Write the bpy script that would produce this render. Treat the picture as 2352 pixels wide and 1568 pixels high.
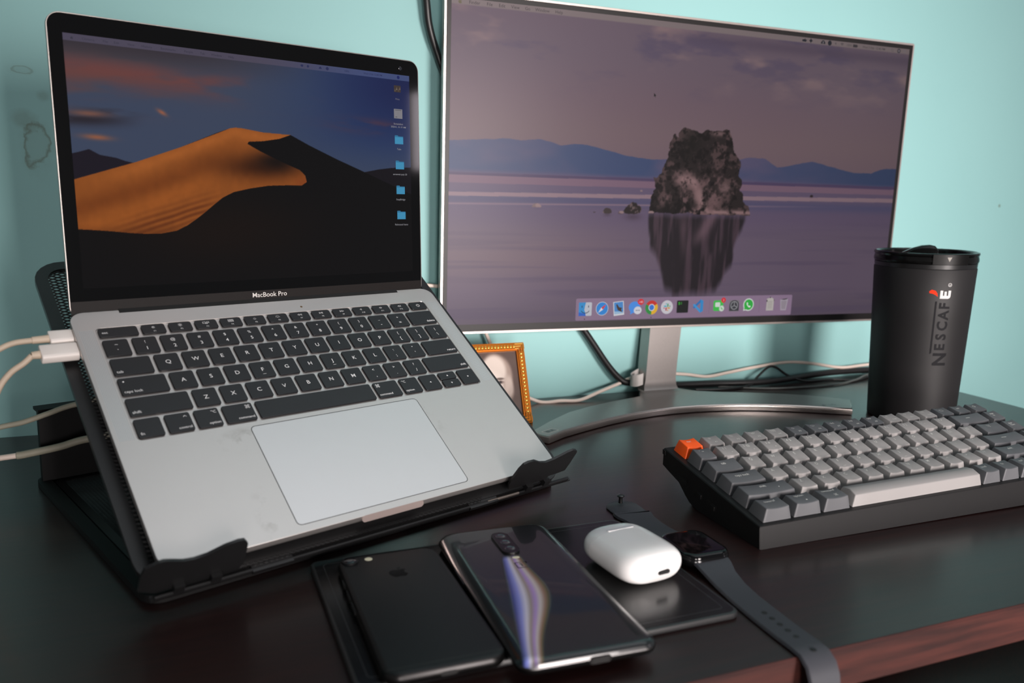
import bpy, bmesh, math, random
import numpy as np
from mathutils import Matrix, Vector
random.seed(7)
rng = np.random.RandomState(11)
PI = math.pi
S = 0.001                                   # the script measures in millimetres, the scene is in metres
scene = bpy.context.scene
C = scene.collection
for o in list(bpy.data.objects):
    bpy.data.objects.remove(o, do_unlink=True)

# ------------------------------------------------------------------ camera
CAM_POS = Vector((0, 0, 232.63)) * S
def rx(a): return Matrix.Rotation(a, 3, 'X')
def ry(a): return Matrix.Rotation(a, 3, 'Y')
def rz(a): return Matrix.Rotation(a, 3, 'Z')
R0 = rz(-0.3933) @ rx(-0.17298)
c_r, c_u, c_f = R0 @ Vector((1, 0, 0)), R0 @ Vector((0, 0, 1)), R0 @ Vector((0, 1, 0))
cs, sn = math.cos(-0.0273), math.sin(-0.0273)
right, up = cs * c_r - sn * c_u, sn * c_r + cs * c_u
cam = bpy.data.cameras.new('camera')
cam_ob = bpy.data.objects.new('camera', cam); C.objects.link(cam_ob)
m = Matrix.Identity(4)
for i in range(3):
    m[i][0], m[i][1], m[i][2], m[i][3] = right[i], up[i], -c_f[i], CAM_POS[i]
cam_ob.matrix_world = m
cam.sensor_width = 36.0
cam.lens = 1872.485 / 2352 * 36.0
cam.clip_start, cam.clip_end = 0.02, 40
cam.dof.use_dof = True
cam.dof.focus_distance = 0.69
cam.dof.aperture_fstop = 7.2
scene.camera = cam_ob

# ------------------------------------------------------------------ light
world = bpy.data.worlds.new('room_light'); scene.world = world
world.use_nodes = True
bg = world.node_tree.nodes['Background']
bg.inputs[0].default_value = (0.98, 0.98, 1.0, 1)
bg.inputs[1].default_value = 0.20

def area(name, loc, target, sx, sy, power, col, spread=180):
    l = bpy.data.lights.new(name, 'AREA'); l.shape = 'RECTANGLE'
    l.size, l.size_y, l.energy, l.color = sx, sy, power, col
    l.spread = math.radians(spread)
    o = bpy.data.objects.new(name, l); C.objects.link(o)
    o.location = loc
    o.rotation_euler = (Vector(target) - Vector(loc)).to_track_quat('-Z', 'Y').to_euler()
    return o
area('window_light_front', (0.80, -1.6, 0.22), (0.62, 0.80, 0.08), 0.55, 0.95, 7.0, (1.0, 0.91, 0.88), 48)
area('window_light_right', (2.05, -0.692, 0.575), (0.2, 0.72, 0.3), 0.085, 0.27, 0.7, (1.0, 0.88, 0.95))
area('window_light_left', (-0.15, -1.6, 0.12), (0.55, 0.80, 0.05), 0.40, 0.55, 1.5, (1.0, 0.92, 0.89), 46)
area('ceiling_bounce_light', (1.10, 0.1, 1.80), (1.10, 0.1, 0.0), 1.9, 1.5, 9.5, (0.95, 0.96, 1.0))

vs = scene.view_settings
scene.display_settings.display_device = 'sRGB'
vs.view_transform, vs.look, vs.exposure, vs.gamma = 'Standard', 'None', 0.0, 1.0
vs.use_curve_mapping = False

# ------------------------------------------------------------------ materials
def lin(c):
    c = c / 255.0
    return c / 12.92 if c <= 0.04045 else ((c + 0.055) / 1.055) ** 2.4
def rgb(c): return (lin(c[0]), lin(c[1]), lin(c[2]), 1.0)

def mat(name, col, rough=0.5, metal=0.0, spec=0.5, coat=0.0, coat_r=0.1, noise=0.06, nscale=60, bump=0.0, bscale=400, rvar=0.0, aniso=0.0):
    """procedural principled material: base colour gently varied by noise, optional fine relief"""
    m = bpy.data.materials.new(name); m.use_nodes = True
    nt = m.node_tree; N, L = nt.nodes, nt.links
    b = N['Principled BSDF']
    b.inputs['Roughness'].default_value = rough
    b.inputs['Metallic'].default_value = metal
    b.inputs['Specular IOR Level'].default_value = spec
    b.inputs['Coat Weight'].default_value = coat
    b.inputs['Coat Roughness'].default_value = coat_r
    b.inputs['Anisotropic'].default_value = aniso
    tc = N.new('ShaderNodeTexCoord')
    n = N.new('ShaderNodeTexNoise'); n.inputs['Scale'].default_value = nscale; n.inputs['Detail'].default_value = 5
    L.new(tc.outputs['Object'], n.inputs['Vector'])
    r = N.new('ShaderNodeMapRange')
    r.inputs['To Min'].default_value = 1 - noise; r.inputs['To Max'].default_value = 1 + noise
    L.new(n.outputs['Fac'], r.inputs['Value'])
    mx = N.new('ShaderNodeMix'); mx.data_type = 'RGBA'; mx.blend_type = 'MULTIPLY'; mx.inputs['Factor'].default_value = 1
    mx.inputs['A'].default_value = rgb(col)
    L.new(r.outputs['Result'], mx.inputs['B'])
    L.new(mx.outputs['Result'], b.inputs['Base Color'])
    if rvar:
        r2 = N.new('ShaderNodeMapRange')
        r2.inputs['To Min'].default_value = rough - rvar; r2.inputs['To Max'].default_value = rough + rvar
        L.new(n.outputs['Fac'], r2.inputs['Value']); L.new(r2.outputs['Result'], b.inputs['Roughness'])
    if bump:
        n2 = N.new('ShaderNodeTexNoise'); n2.inputs['Scale'].default_value = bscale; n2.inputs['Detail'].default_value = 3
        L.new(tc.outputs['Object'], n2.inputs['Vector'])
        bp = N.new('ShaderNodeBump'); bp.inputs['Strength'].default_value = bump; bp.inputs['Distance'].default_value = 0.0005
        L.new(n2.outputs['Fac'], bp.inputs['Height']); L.new(bp.outputs['Normal'], b.inputs['Normal'])
    return m

def nodes_of(m):
    return m.node_tree.nodes, m.node_tree.links, m.node_tree.nodes['Principled BSDF']

_emit = {}
def emit(col, k=1.0):
    """a colour shown by a lit screen"""
    key = (tuple(col), k)
    if key not in _emit:
        m = bpy.data.materials.new('screen_ink'); m.use_nodes = True
        b = m.node_tree.nodes['Principled BSDF']
        b.inputs['Base Color'].default_value = (0.004, 0.004, 0.004, 1)
        b.inputs['Roughness'].default_value = 0.30; b.inputs['Specular IOR Level'].default_value = 0.09
        b.inputs['Emission Color'].default_value = rgb(col)
        b.inputs['Emission Strength'].default_value = k
        _emit[key] = m
    return _emit[key]

M = {}
M['alu'] = mat('silver_aluminium', (196, 194, 193), 0.42, 0.75, noise=0.02, bump=0.05, bscale=2500)
M['alu_edge'] = mat('polished_aluminium', (176, 170, 166), 0.34, 0.9, noise=0.02)
M['black_glass'] = mat('black_glass', (5, 5, 6), 0.06, 0, 0.32, noise=0.05)
M['chin'] = mat('dark_glass_strip', (21, 17, 16), 0.5, 0, 0.2)
M['key_black'] = mat('black_keycap', (26, 26, 29), 0.38, 0, 0.5, noise=0.12, nscale=90)
M['legend'] = mat('white_print', (225, 225, 225), 0.5)
M['legend_dim'] = mat('grey_print', (205, 205, 200), 0.5)
M['rubber'] = mat('black_rubber', (20, 20, 20), 0.7)
M['black_steel'] = mat('black_painted_steel', (24, 24, 25), 0.40, 0, 0.5, noise=0.15, bump=0.12, bscale=900)
M['prop'] = mat('shaded_black_steel', (9, 9, 10), 0.6, 0, 0.3)  # stand steel again, with the shade under the plate put into its colour
M['steel'] = mat('bare_steel', (190, 175, 165), 0.3, 0.9)
M['white_plastic'] = mat('white_plastic', (236, 228, 222), 0.32, 0, 0.5, noise=0.015)
M['white_gloss'] = mat('white_gloss_plastic', (242, 240, 239), 0.16, 0, 0.5, noise=0.01)
M['cable_white'] = mat('yellowed_white_cable', (205, 186, 165), 0.5, noise=0.10, nscale=120)
M['cable_grey'] = mat('grimy_white_cable', (150, 146, 130), 0.55, noise=0.18, nscale=120)
M['cable_dark'] = mat('dark_grey_cable', (84, 86, 84), 0.5, noise=0.2, nscale=300)
M['cable_pink'] = mat('warm_white_cable', (226, 208, 196), 0.5, noise=0.05)
M['cable_black'] = mat('black_cable', (24, 23, 24), 0.4, noise=0.1)
M['silver'] = mat('silver_metal', (196, 184, 178), 0.30, 0.85, noise=0.02)
M['stand_metal'] = mat('brushed_stand_metal', (150, 144, 141), 0.36, 0.8, noise=0.05, nscale=300)
M['bezel'] = mat('black_matte_bezel', (22, 20, 20), 0.38, 0, 0.25)
M['mug'] = mat('matte_black_mug', (27, 26, 27), 0.54, 0, 0.28, noise=0.05)
M['mug_gloss'] = mat('gloss_black_lid', (9, 9, 9), 0.17, 0, 0.25)
M['mug_ink'] = mat('black_print', (6, 6, 11), 0.6, 0, 0.15)
M['red'] = mat('red_print', (236, 50, 18), 0.6, 0, 0.1)
M['case_black'] = mat('black_keyboard_case', (15, 14, 15), 0.5, 0, 0.35, bump=0.08, bscale=1500)
M['cap_light'] = mat('light_grey_keycap', (139, 136, 135), 0.5, 0, 0.4, noise=0.03, bump=0.1, bscale=3000)
M['cap_dark'] = mat('dark_grey_keycap', (84, 85, 88), 0.5, 0, 0.4, noise=0.03, bump=0.1, bscale=3000)
M['cap_orange'] = mat('orange_keycap', (255, 92, 18), 0.45, 0, 0.4, noise=0.02)
M['phone_matte'] = mat('matte_black_phone', (20, 20, 22), 0.42, 0.3, 0.5, noise=0.06)
M['phone_line'] = mat('phone_antenna_line', (34, 32, 31), 0.4)
M['phone_gloss'] = mat('gloss_black_logo', (6, 6, 8), 0.12)
M['chrome'] = mat('dark_chrome', (78, 77, 77), 0.33, 1.0)
M['lens'] = mat('lens_glass', (14, 16, 26), 0.05, 0, 0.8, coat=1.0)
M['flash'] = mat('flash_cream', (245, 236, 205), 0.35)
M['tablet'] = mat('black_slab', (22, 22, 23), 0.22, 0, 0.5, noise=0.2, nscale=30, rvar=0.08)
M['strap'] = mat('charcoal_rubber', (58, 59, 65), 0.55, 0, 0.4, noise=0.03)
M['strap_hole'] = mat('strap_hole_dark', (16, 15, 17), 0.6)
M['gold'] = mat('gold_frame', (205, 120, 40), 0.28, 0.8, noise=0.1)
M['gold_bead'] = mat('bright_gold_bead', (250, 205, 105), 0.22, 0.85)
M['paper_back'] = mat('brown_card', (90, 70, 52), 0.8)
M['dark_hole'] = mat('dark_recess', (8, 8, 8), 0.6)
M['wood_edge'] = None

def wood(name, a, b, rough, coat):
    m = bpy.data.materials.new(name); m.use_nodes = True
    N, L, p = nodes_of(m)
    tc = N.new('ShaderNodeTexCoord'); mp = N.new('ShaderNodeMapping')
    mp.inputs['Scale'].default_value = (4, 60, 60)
    L.new(tc.outputs['Object'], mp.inputs['Vector'])
    n = N.new('ShaderNodeTexNoise'); n.inputs['Scale'].default_value = 3.0; n.inputs['Detail'].default_value = 8; n.inputs['Roughness'].default_value = 0.65
    L.new(mp.outputs['Vector'], n.inputs['Vector'])
    cr = N.new('ShaderNodeValToRGB')
    cr.color_ramp.elements[0].position, cr.color_ramp.elements[0].color = 0.35, rgb(a)
    cr.color_ramp.elements[1].position, cr.color_ramp.elements[1].color = 0.68, rgb(b)
    L.new(n.outputs['Fac'], cr.inputs['Fac']); L.new(cr.outputs['Color'], p.inputs['Base Color'])
    p.inputs['Roughness'].default_value = rough
    p.inputs['Coat Weight'].default_value = coat; p.inputs['Coat Roughness'].default_value = 0.16
    bp = N.new('ShaderNodeBump'); bp.inputs['Strength'].default_value = 0.10; bp.inputs['Distance'].default_value = 0.0006
    L.new(n.outputs['Fac'], bp.inputs['Height']); L.new(bp.outputs['Normal'], p.inputs['Normal'])
    return m
M['wood'] = wood('dark_mahogany_laminate', (30, 16, 16), (46, 23, 21), 0.34, 0.25)
M['wood_edge'] = wood('mahogany_painted_lit', (44, 21, 19), (74, 36, 30), 0.45, 0.05)  # the desktop wood again, light on the front face painted in as paler colour

# ------------------------------------------------------------------ mesh helpers
class MB:
    """collects vertices and faces in millimetres; build() links them as one mesh object"""
    def __init__(s): s.v, s.f, s.mi = [], [], []
    def face(s, idx, k=0): s.f.append(tuple(idx)); s.mi.append(k)
    def poly(s, pts, k=0):
        b = len(s.v); s.v += [tuple(p) for p in pts]; s.face(range(b, b + len(pts)), k)
    def box(s, x0, y0, z0, x1, y1, z1, k=0):
        b = len(s.v)
        s.v += [(x0, y0, z0), (x1, y0, z0), (x1, y1, z0), (x0, y1, z0), (x0, y0, z1), (x1, y0, z1), (x1, y1, z1), (x0, y1, z1)]
        for q in ((0, 3, 2, 1), (4, 5, 6, 7), (0, 1, 5, 4), (1, 2, 6, 5), (2, 3, 7, 6), (3, 0, 4, 7)): s.face([b + i for i in q], k)
    def loft(s, rings, cap0=True, cap1=True, k=0, closed=False):
        n = len(rings[0]); b = len(s.v)
        for r in rings: s.v += [tuple(p) for p in r]
        R = len(rings)
        for i in range(R if closed else R - 1):
            j = (i + 1) % R
            for q in range(n):
                s.face([b + i * n + q, b + i * n + (q + 1) % n, b + j * n + (q + 1) % n, b + j * n + q], k)
        if not closed:
            if cap0: s.face([b + q for q in range(n)][::-1], k)
            if cap1: s.face([b + (R - 1) * n + q for q in range(n)], k)
    def tube(s, path, r, n=10, k=0):
        P = [Vector(p) for p in path]; rings = []
        t = (P[1] - P[0]).normalized()
        ref = Vector((0, 0, 1)) if abs(t.z) < 0.9 else Vector((1, 0, 0))
        u = t.cross(ref).normalized()
        for i, p in enumerate(P):
            t = (P[min(i + 1, len(P) - 1)] - P[max(i - 1, 0)]).normalized()
            u = (u - t * u.dot(t)).normalized(); w = t.cross(u)
            rr_ = r[min(i, len(r) - 1)] if isinstance(r, (list, tuple)) else r
            rings.append([p + u * math.cos(2 * PI * a / n) * rr_ + w * math.sin(2 * PI * a / n) * rr_ for a in range(n)])
        s.loft(rings, k=k)
    def lathe(s, prof, cx=0, cy=0, n=64, k=0, cap0=True, cap1=True):
        s.loft([[(cx + r * math.cos(2 * PI * a / n), cy + r * math.sin(2 * PI * a / n), z) for a in range(n)] for r, z in prof], cap0, cap1, k)
    def prism(s, pts, z0, z1, k=0):
        """pts: 2-D outline (counter-clockwise) raised from z0 to z1"""
        s.loft([[(x, y, z0) for x, y in pts], [(x, y, z1) for x, y in pts]], k=k)
    def build(s, name, mats, parent=None, mw=None, smooth=None, xf=None):
        me = bpy.data.meshes.new(name)
        V = [tuple(xf(Vector(p))) for p in s.v] if xf else s.v
        me.from_pydata([(x * S, y * S, z * S) for x, y, z in V], [], s.f)
        if not isinstance(mats, (list, tuple)): mats = [mats]
        for q in mats: me.materials.append(q)
        if len(mats) > 1: me.polygons.foreach_set('material_index', s.mi)
        me.update()
        return link(name, me, parent, mw, smooth)

def fix_normals(me):
    bm = bmesh.new(); bm.from_mesh(me); bmesh.ops.recalc_face_normals(bm, faces=bm.faces); bm.to_mesh(me); bm.free()

def link(name, me, parent=None, mw=None, smooth=None):
    o = bpy.data.objects.new(name, me); C.objects.link(o)
    if parent: o.parent = parent
    if mw is not None: o.matrix_basis = mw
    if smooth is not None:
        fix_normals(me)
        try: me.shade_smooth()
        except Exception: pass
        me.set_sharp_from_angle(angle=math.radians(smooth))
    return o

def empty(name, loc=(0, 0, 0), rot=None, mat4=None):
    o = bpy.data.objects.new(name, None); C.objects.link(o); o.empty_display_size = 0.02
    if mat4 is not None: o.matrix_basis = mat4
    else:
        o.location = [q * S for q in loc]
        if rot: o.rotation_euler = rot
    return o
def tag(o, label, cat, group=None):
    o['label'] = label; o['category'] = cat
    if group: o['group'] = group
    return o
def struct(o): o['kind'] = 'structure'; return o
def frame4(origin, R):
    m = R.to_4x4(); m.translation = Vector(origin) * S; return m

def rr(w, d, r, n=6, cx=0, cy=0):
    """rounded rectangle outline, counter-clockwise, w x d about (cx, cy)"""
    r = max(min(r, w / 2 - 1e-3, d / 2 - 1e-3), 1e-3); out = []
    for (sx, sy, a0) in ((1, -1, -PI / 2), (1, 1, 0), (-1, 1, PI / 2), (-1, -1, PI)):
        for i in range(n + 1):
            a = a0 + PI / 2 * i / n
            out.append((cx + sx * (w / 2 - r) + r * math.cos(a), cy + sy * (d / 2 - r) + r * math.sin(a)))
    return out
def slab(mb, w, d, r, prof, n=6, cx=0, cy=0, k=0, cap0=True, cap1=True):
    """rounded slab: prof = [(inset, z), ...] from bottom to top"""
    mb.loft([[(x, y, z) for x, y in rr(w - 2 * i, d - 2 * i, max(r - i, 0.3), n, cx, cy)] for i, z in prof], cap0, cap1, k)
def smoothpath(pts, sub=8):
    """Catmull-Rom through the points"""
    P = [Vector(p) for p in pts]; P = [2 * P[0] - P[1]] + P + [2 * P[-1] - P[-2]]; out = []
    for i in range(1, len(P) - 2):
        for j in range(sub):
            t = j / sub
            out.append(0.5 * ((2 * P[i]) + (P[i + 1] - P[i - 1]) * t + (2 * P[i - 1] - 5 * P[i] + 4 * P[i + 1] - P[i + 2]) * t * t + (3 * P[i] - P[i - 1] - 3 * P[i + 1] + P[i + 2]) * t ** 3))
    out.append(P[-2]); return out
def circle(cx, cy, r, n=20, r2=None): return [(cx + r * math.cos(2 * PI * i / n), cy + (r2 or r) * math.sin(2 * PI * i / n)) for i in range(n)]

# text: each string becomes mesh geometry once and is then copied where it is printed
_txt = {}
def text_geo(body, bold=0.002):
    key_ = (body, bold)
    if key_ not in _txt:
        cu = bpy.data.curves.new('lettering', 'FONT'); cu.body = body; cu.size = 1.0; cu.align_x = 'CENTER'; cu.resolution_u = 3; cu.offset = bold
        ob = bpy.data.objects.new('lettering', cu); C.objects.link(ob)
        dg = bpy.context.evaluated_depsgraph_get(); dg.update()
        me = bpy.data.meshes.new_from_object(ob.evaluated_get(dg))
        vs_ = [(v.co.x, v.co.y) for v in me.vertices]; fs_ = [tuple(p.vertices) for p in me.polygons]
        bpy.data.objects.remove(ob); bpy.data.curves.remove(cu); bpy.data.meshes.remove(me)
        _txt[key_] = (vs_, fs_)
    return _txt[key_]
def put_text(mb, body, size, x, y, z=0, k=0, align='C', bold=0.002):
    v, f = text_geo(body, bold)
    if not v: return
    xs = [p[0] for p in v]; off = 0
    if align == 'L': off = -min(xs)
    if align == 'R': off = -max(xs)
    b = len(mb.v)
    mb.v += [(x + (px + off) * size, y + py * size, z) for px, py in v]
    for q in f: mb.face([b + i for i in q], k)
# ------------------------------------------------------------------ setting
def wall_paint():
    m = bpy.data.materials.new('teal_wall_paint'); m.use_nodes = True
    N, L, b = nodes_of(m)
    b.inputs['Roughness'].default_value = 0.55; b.inputs['Specular IOR Level'].default_value = 0.3
    tc = N.new('ShaderNodeTexCoord')
    n = N.new('ShaderNodeTexNoise'); n.inputs['Scale'].default_value = 6; n.inputs['Detail'].default_value = 4
    L.new(tc.outputs['Object'], n.inputs['Vector'])
    base = N.new('ShaderNodeMix'); base.data_type = 'RGBA'
    base.inputs['A'].default_value = rgb((143, 190, 189)); base.inputs['B'].default_value = rgb((149, 195, 194))
    L.new(n.outputs['Fac'], base.inputs['Factor'])
    last = base.outputs['Result']
    # scuffs and a peeled smudge, each at its own place on the wall
    nz = N.new('ShaderNodeTexNoise'); nz.inputs['Scale'].default_value = 90; nz.inputs['Detail'].default_value = 6
    L.new(tc.outputs['Object'], nz.inputs['Vector'])
    for (x, z, sx, sz, ring, amt) in ((-.111, .268, .011, .022, True, .6), (-.119, .333, .010, .004, True, .4), (-.121, .292, .012, .008, False, .25), (1.133, .242, .0025, .0025, False, .6), (-.104, .312, .006, .005, False, .25)):
        mp = N.new('ShaderNodeMapping'); mp.vector_type = 'POINT'
        mp.inputs['Location'].default_value = (-x / sx, 0, -z / sz); mp.inputs['Scale'].default_value = (1 / sx, 0, 1 / sz)
        L.new(tc.outputs['Object'], mp.inputs['Vector'])
        ln = N.new('ShaderNodeVectorMath'); ln.operation = 'LENGTH'; L.new(mp.outputs['Vector'], ln.inputs[0])
        ad = N.new('ShaderNodeMath'); ad.operation = 'MULTIPLY_ADD'; ad.inputs[1].default_value = 1.25
        L.new(nz.outputs['Fac'], ad.inputs[0]); L.new(ln.outputs['Value'], ad.inputs[2])
        cr = N.new('ShaderNodeValToRGB'); e = cr.color_ramp.elements
        if ring:
            e[0].position, e[0].color = 0.0, (.15, .15, .15, 1); e[1].position, e[1].color = 1.0, (0, 0, 0, 1)
            q = e.new(0.62); q.color = (.25, .25, .25, 1); q = e.new(0.72); q.color = (1, 1, 1, 1); q = e.new(0.80); q.color = (.1, .1, .1, 1)
        else:
            e[0].position, e[0].color = 0.5, (1, 1, 1, 1); e[1].position, e[1].color = 0.9, (0, 0, 0, 1)
        dv = N.new('ShaderNodeMath'); dv.operation = 'DIVIDE'; dv.inputs[1].default_value = 2.0
        L.new(ad.outputs[0], dv.inputs[0]); L.new(dv.outputs[0], cr.inputs['Fac'])
        ml = N.new('ShaderNodeMath'); ml.operation = 'MULTIPLY'; ml.inputs[1].default_value = amt
        L.new(cr.outputs['Color'], ml.inputs[0])
        mx = N.new('ShaderNodeMix'); mx.data_type = 'RGBA'; mx.inputs['B'].default_value = rgb((92, 92, 66))
        L.new(ml.outputs[0], mx.inputs['Factor']); L.new(last, mx.inputs['A']); last = mx.outputs['Result']
    L.new(last, b.inputs['Base Color'])
    bp = N.new('ShaderNodeBump'); bp.inputs['Strength'].default_value = 0.05; bp.inputs['Distance'].default_value = 0.001
    L.new(nz.outputs['Fac'], bp.inputs['Height']); L.new(bp.outputs['Normal'], b.inputs['Normal'])
    return m
q = MB(); q.box(-2600, 860, -750, 3200, 960, 1900); struct(q.build('wall_back', wall_paint()))
q = MB(); q.box(-2600, -2200, -790, 3200, 960, -750)
struct(q.build('floor', mat('dark_floor', (46, 38, 34), 0.5, noise=0.2, nscale=8)))
q = MB(); q.box(-2600, -2200, 1900, 3200, 960, 1950)
struct(q.build('ceiling', mat('white_ceiling', (225, 228, 232), 0.8, noise=0.02)))

# desk
desk = tag(empty('desk', (20, 580, -750)), 'dark mahogany desk with reddish front edge against the teal wall', 'desk')
DZ = 750
q = MB(); q.box(-920, -275, DZ - 24, 922, 278.5, DZ); q.build('desktop', M['wood'], desk)
q = MB()
q.loft([[(-920, y, z) for y, z in e] for e in [((-275.2, DZ - 25), (-276.6, DZ - 23.5), (-276.6, DZ - 1.6), (-275.2, DZ - .2))]] + [[(922, y, z) for y, z in ((-275.2, DZ - 25), (-276.6, DZ - 23.5), (-276.6, DZ - 1.6), (-275.2, DZ - .2))]])
q.build('edge_band', M['wood_edge'], desk)
for x in (-900, 884):
    q = MB(); q.box(x, -250, 0, x + 18, 270, DZ - 24); q.build('side_panel', M['wood'], desk)
q = MB(); q.box(-882, 240, 250, 884, 256, DZ - 24); q.build('back_panel', M['wood'], desk)

# ------------------------------------------------------------------ painted screen pictures (colour per grid point)
def fbm(nx, ny, fx, fy, octv=5, gain=0.5, seed=0):
    r = np.random.RandomState(seed); out = np.zeros((ny, nx)); a = 1.0; tot = 0
    for o in range(octv):
        gx, gy = max(2, int(fx * 2 ** o) + 2), max(2, int(fy * 2 ** o) + 2)
        g = r.rand(gy, gx)
        X = np.linspace(0, gx - 1.001, nx); Y = np.linspace(0, gy - 1.001, ny)
        xi, yi = X.astype(int), Y.astype(int); tx, ty = X - xi, Y - yi
        tx, ty = tx * tx * (3 - 2 * tx), ty * ty * (3 - 2 * ty)
        A = g[np.ix_(yi, xi)]; B = g[np.ix_(yi, xi + 1)]; Cc = g[np.ix_(yi + 1, xi)]; D = g[np.ix_(yi + 1, xi + 1)]
        out += a * ((A * (1 - tx) + B * tx) * (1 - ty)[:, None] + (Cc * (1 - tx) + D * tx) * ty[:, None])
        tot += a; a *= gain
    return out / tot
def sst(a, b, x):
    t = np.clip((x - a) / (b - a), 0, 1); return t * t * (3 - 2 * t)
def mixc(a, b, t):
    return a * (1 - t[..., None]) + np.array(b, float) * t[..., None]
def poly_mask(U, V, pts, jag=0, seed=0):
    """inside test on the grid; jag roughens the outline"""
    if jag:
        n1 = fbm(U.shape[1], U.shape[0], 50, 30, 4, .6, seed) - .5; n2 = fbm(U.shape[1], U.shape[0], 50, 30, 4, .6, seed + 1) - .5
        U = U + n1 * jag; V = V + n2 * jag
    ins = np.zeros(U.shape, bool); n = len(pts)
    for i in range(n):
        x0, y0 = pts[i]; x1, y1 = pts[(i + 1) % n]
        if y0 == y1: continue
        c = ((y0 > V) != (y1 > V)) & (U < (x1 - x0) * (V - y0) / (y1 - y0) + x0)
        ins ^= c
    return ins.astype(float)
def blur(a, k, axis):
    ker = np.ones(k) / k
    return np.apply_along_axis(lambda q: np.convolve(np.pad(q, k, mode='edge'), ker, 'same')[k:-k], axis, a)
def half(a): return (a[0::2, 0::2] + a[1::2, 0::2] + a[0::2, 1::2] + a[1::2, 1::2]) / 4
def screen_mesh(name, w, h, img, m, parent, mw=None):
    ny, nx = img.shape[:2]
    X, Y = np.meshgrid(np.linspace(0, w * S, nx), np.linspace(0, h * S, ny))
    co = np.stack([X, Y, np.zeros_like(X)], -1).reshape(-1, 3)
    me = bpy.data.meshes.new(name)
    me.vertices.add(nx * ny); me.vertices.foreach_set('co', co.ravel())
    i = (np.arange(ny - 1)[:, None] * nx + np.arange(nx - 1)[None]).ravel()
    F = np.stack([i, i + 1, i + nx + 1, i + nx], 1)
    me.loops.add(F.size); me.loops.foreach_set('vertex_index', F.ravel().astype(np.int32))
    me.polygons.add(len(F)); me.polygons.foreach_set('loop_start', (np.arange(len(F)) * 4).astype(np.int32))
    me.update(calc_edges=True)
    c = np.clip(img, 0, 255) / 255.0
    c = np.where(c <= 0.04045, c / 12.92, ((c + 0.055) / 1.055) ** 2.4)
    at = me.color_attributes.new('picture', 'FLOAT_COLOR', 'POINT')
    at.data.foreach_set('color', np.concatenate([c, np.ones(c.shape[:2] + (1,))], -1).ravel())
    me.materials.append(m)
    return link(name, me, parent, mw)
def screen_mat(name, rough, strength, spec=0.5):
    m = bpy.data.materials.new(name); m.use_nodes = True
    N, L, b = nodes_of(m)
    b.inputs['Base Color'].default_value = (0.0012, 0.0012, 0.0012, 1)
    b.inputs['Roughness'].default_value = rough; b.inputs['Specular IOR Level'].default_value = spec
    a = N.new('ShaderNodeAttribute'); a.attribute_name = 'picture'
    L.new(a.outputs['Color'], b.inputs['Emission Color']); b.inputs['Emission Strength'].default_value = strength
    return m
def flat(name, parent, polys, z=0.08, k=1.0):
    """flat coloured shapes on a screen: polys = [(points, colour, level)]"""
    cols = []; mb = MB()
    for pts, col, lev in polys:
        if col not in cols: cols.append(col)
        if isinstance(pts, tuple) and pts and pts[0] == 'T':
            _, body, size, x, y, al = pts
            put_text(mb, body, size, x, y, z + lev * 0.04, cols.index(col), al)
        else: mb.poly([(x, y, z + lev * 0.04) for x, y in pts], cols.index(col))
    return mb.build(name, [emit(c, k * .88) for c in cols], parent)

APPLE = [(.50,.70),(.42,.735),(.33,.755),(.22,.735),(.12,.66),(.06,.54),(.05,.40),(.09,.26),(.17,.12),(.26,.02),(.34,0),(.42,.03),(.50,.05),(.58,.03),(.67,0),(.76,.04),(.84,.14),(.90,.26),(.82,.32),(.77,.41),(.77,.51),(.81,.60),(.88,.66),(.80,.73),(.70,.755),(.60,.735)]
LEAF = [(.50,.77),(.61,.81),(.67,.89),(.68,1.0),(.58,.95),(.51,.87)]
def apple_polys(cx, cy, s): return [[(cx + (x - .48) * s, cy + (y - .5) * s) for x, y in P] for P in (APPLE, LEAF)]

# ------------------------------------------------------------------ laptop stand
R_LAP = rz(0.3141) @ ry(-0.0101) @ rx(0.5963)
O_LAP = Vector((-14.5, 461.6, 25.2))
def lap(x, y, z): return O_LAP + R_LAP @ Vector((x, y, z))
st = tag(empty('laptop_stand', (-26, 478, 0), (0, 0, 0.3452)), 'black folding mesh laptop stand under the silver laptop', 'laptop stand')
R_ST = rz(0.3452); O_ST = Vector((-26, 478, 0))
plate_m = Matrix.Translation(Vector((0, 0, 0))) @ (frame4(O_ST, R_ST).inverted() @ frame4(O_LAP, R_LAP))
def ring_plate(mb, w, d, r, border, z0, z1, cx, cy, ri=8):
    o, i = rr(w, d, r, 6, cx, cy), rr(w - 2 * border, d - 2 * border, ri, 6, cx, cy)
    mb.loft([[(x, y, z0) for x, y in i], [(x, y, z0) for x, y in o], [(x, y, z1) for x, y in o], [(x, y, z1) for x, y in i]], closed=True)
def mesh_strands(mb, x0, y0, x1, y1, z, px, py, w=0.75, t=0.5):
    """expanded metal: crossing zig-zag strands"""
    ny = int((y1 - y0) / py); nx = int((x1 - x0) / px)
    for j in range(ny + 1):
        y = y0 + j * py
        for sgn in (1, -1):
            up_, dn = [], []
            for i in range(2 * nx + 1):
                yy = y + sgn * (py / 2 if i % 2 else 0)
                if yy > y1 or yy < y0: yy = min(max(yy, y0), y1)
                X = x0 + i * px / 2
                up_.append((X, yy + w / 2, z + t)); dn.append((X, yy - w / 2, z))
            b = len(mb.v); mb.v += up_ + dn; n = len(up_)
            for i in range(n - 1): mb.face([b + i, b + i + 1, b + n + i + 1, b + n + i])
PZ = -12.4
q = MB(); ring_plate(q, 324, 293, 22, 8.6, PZ - 3.2, PZ + 0.2, 153, 141.5, 12)
q.build('plate_frame', M['black_steel'], st, plate_m, 40)
q = MB(); mesh_strands(q, -.6, 4, 307, 280, PZ - 1.5, 7.2, 3.3, 1.0)
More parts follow.
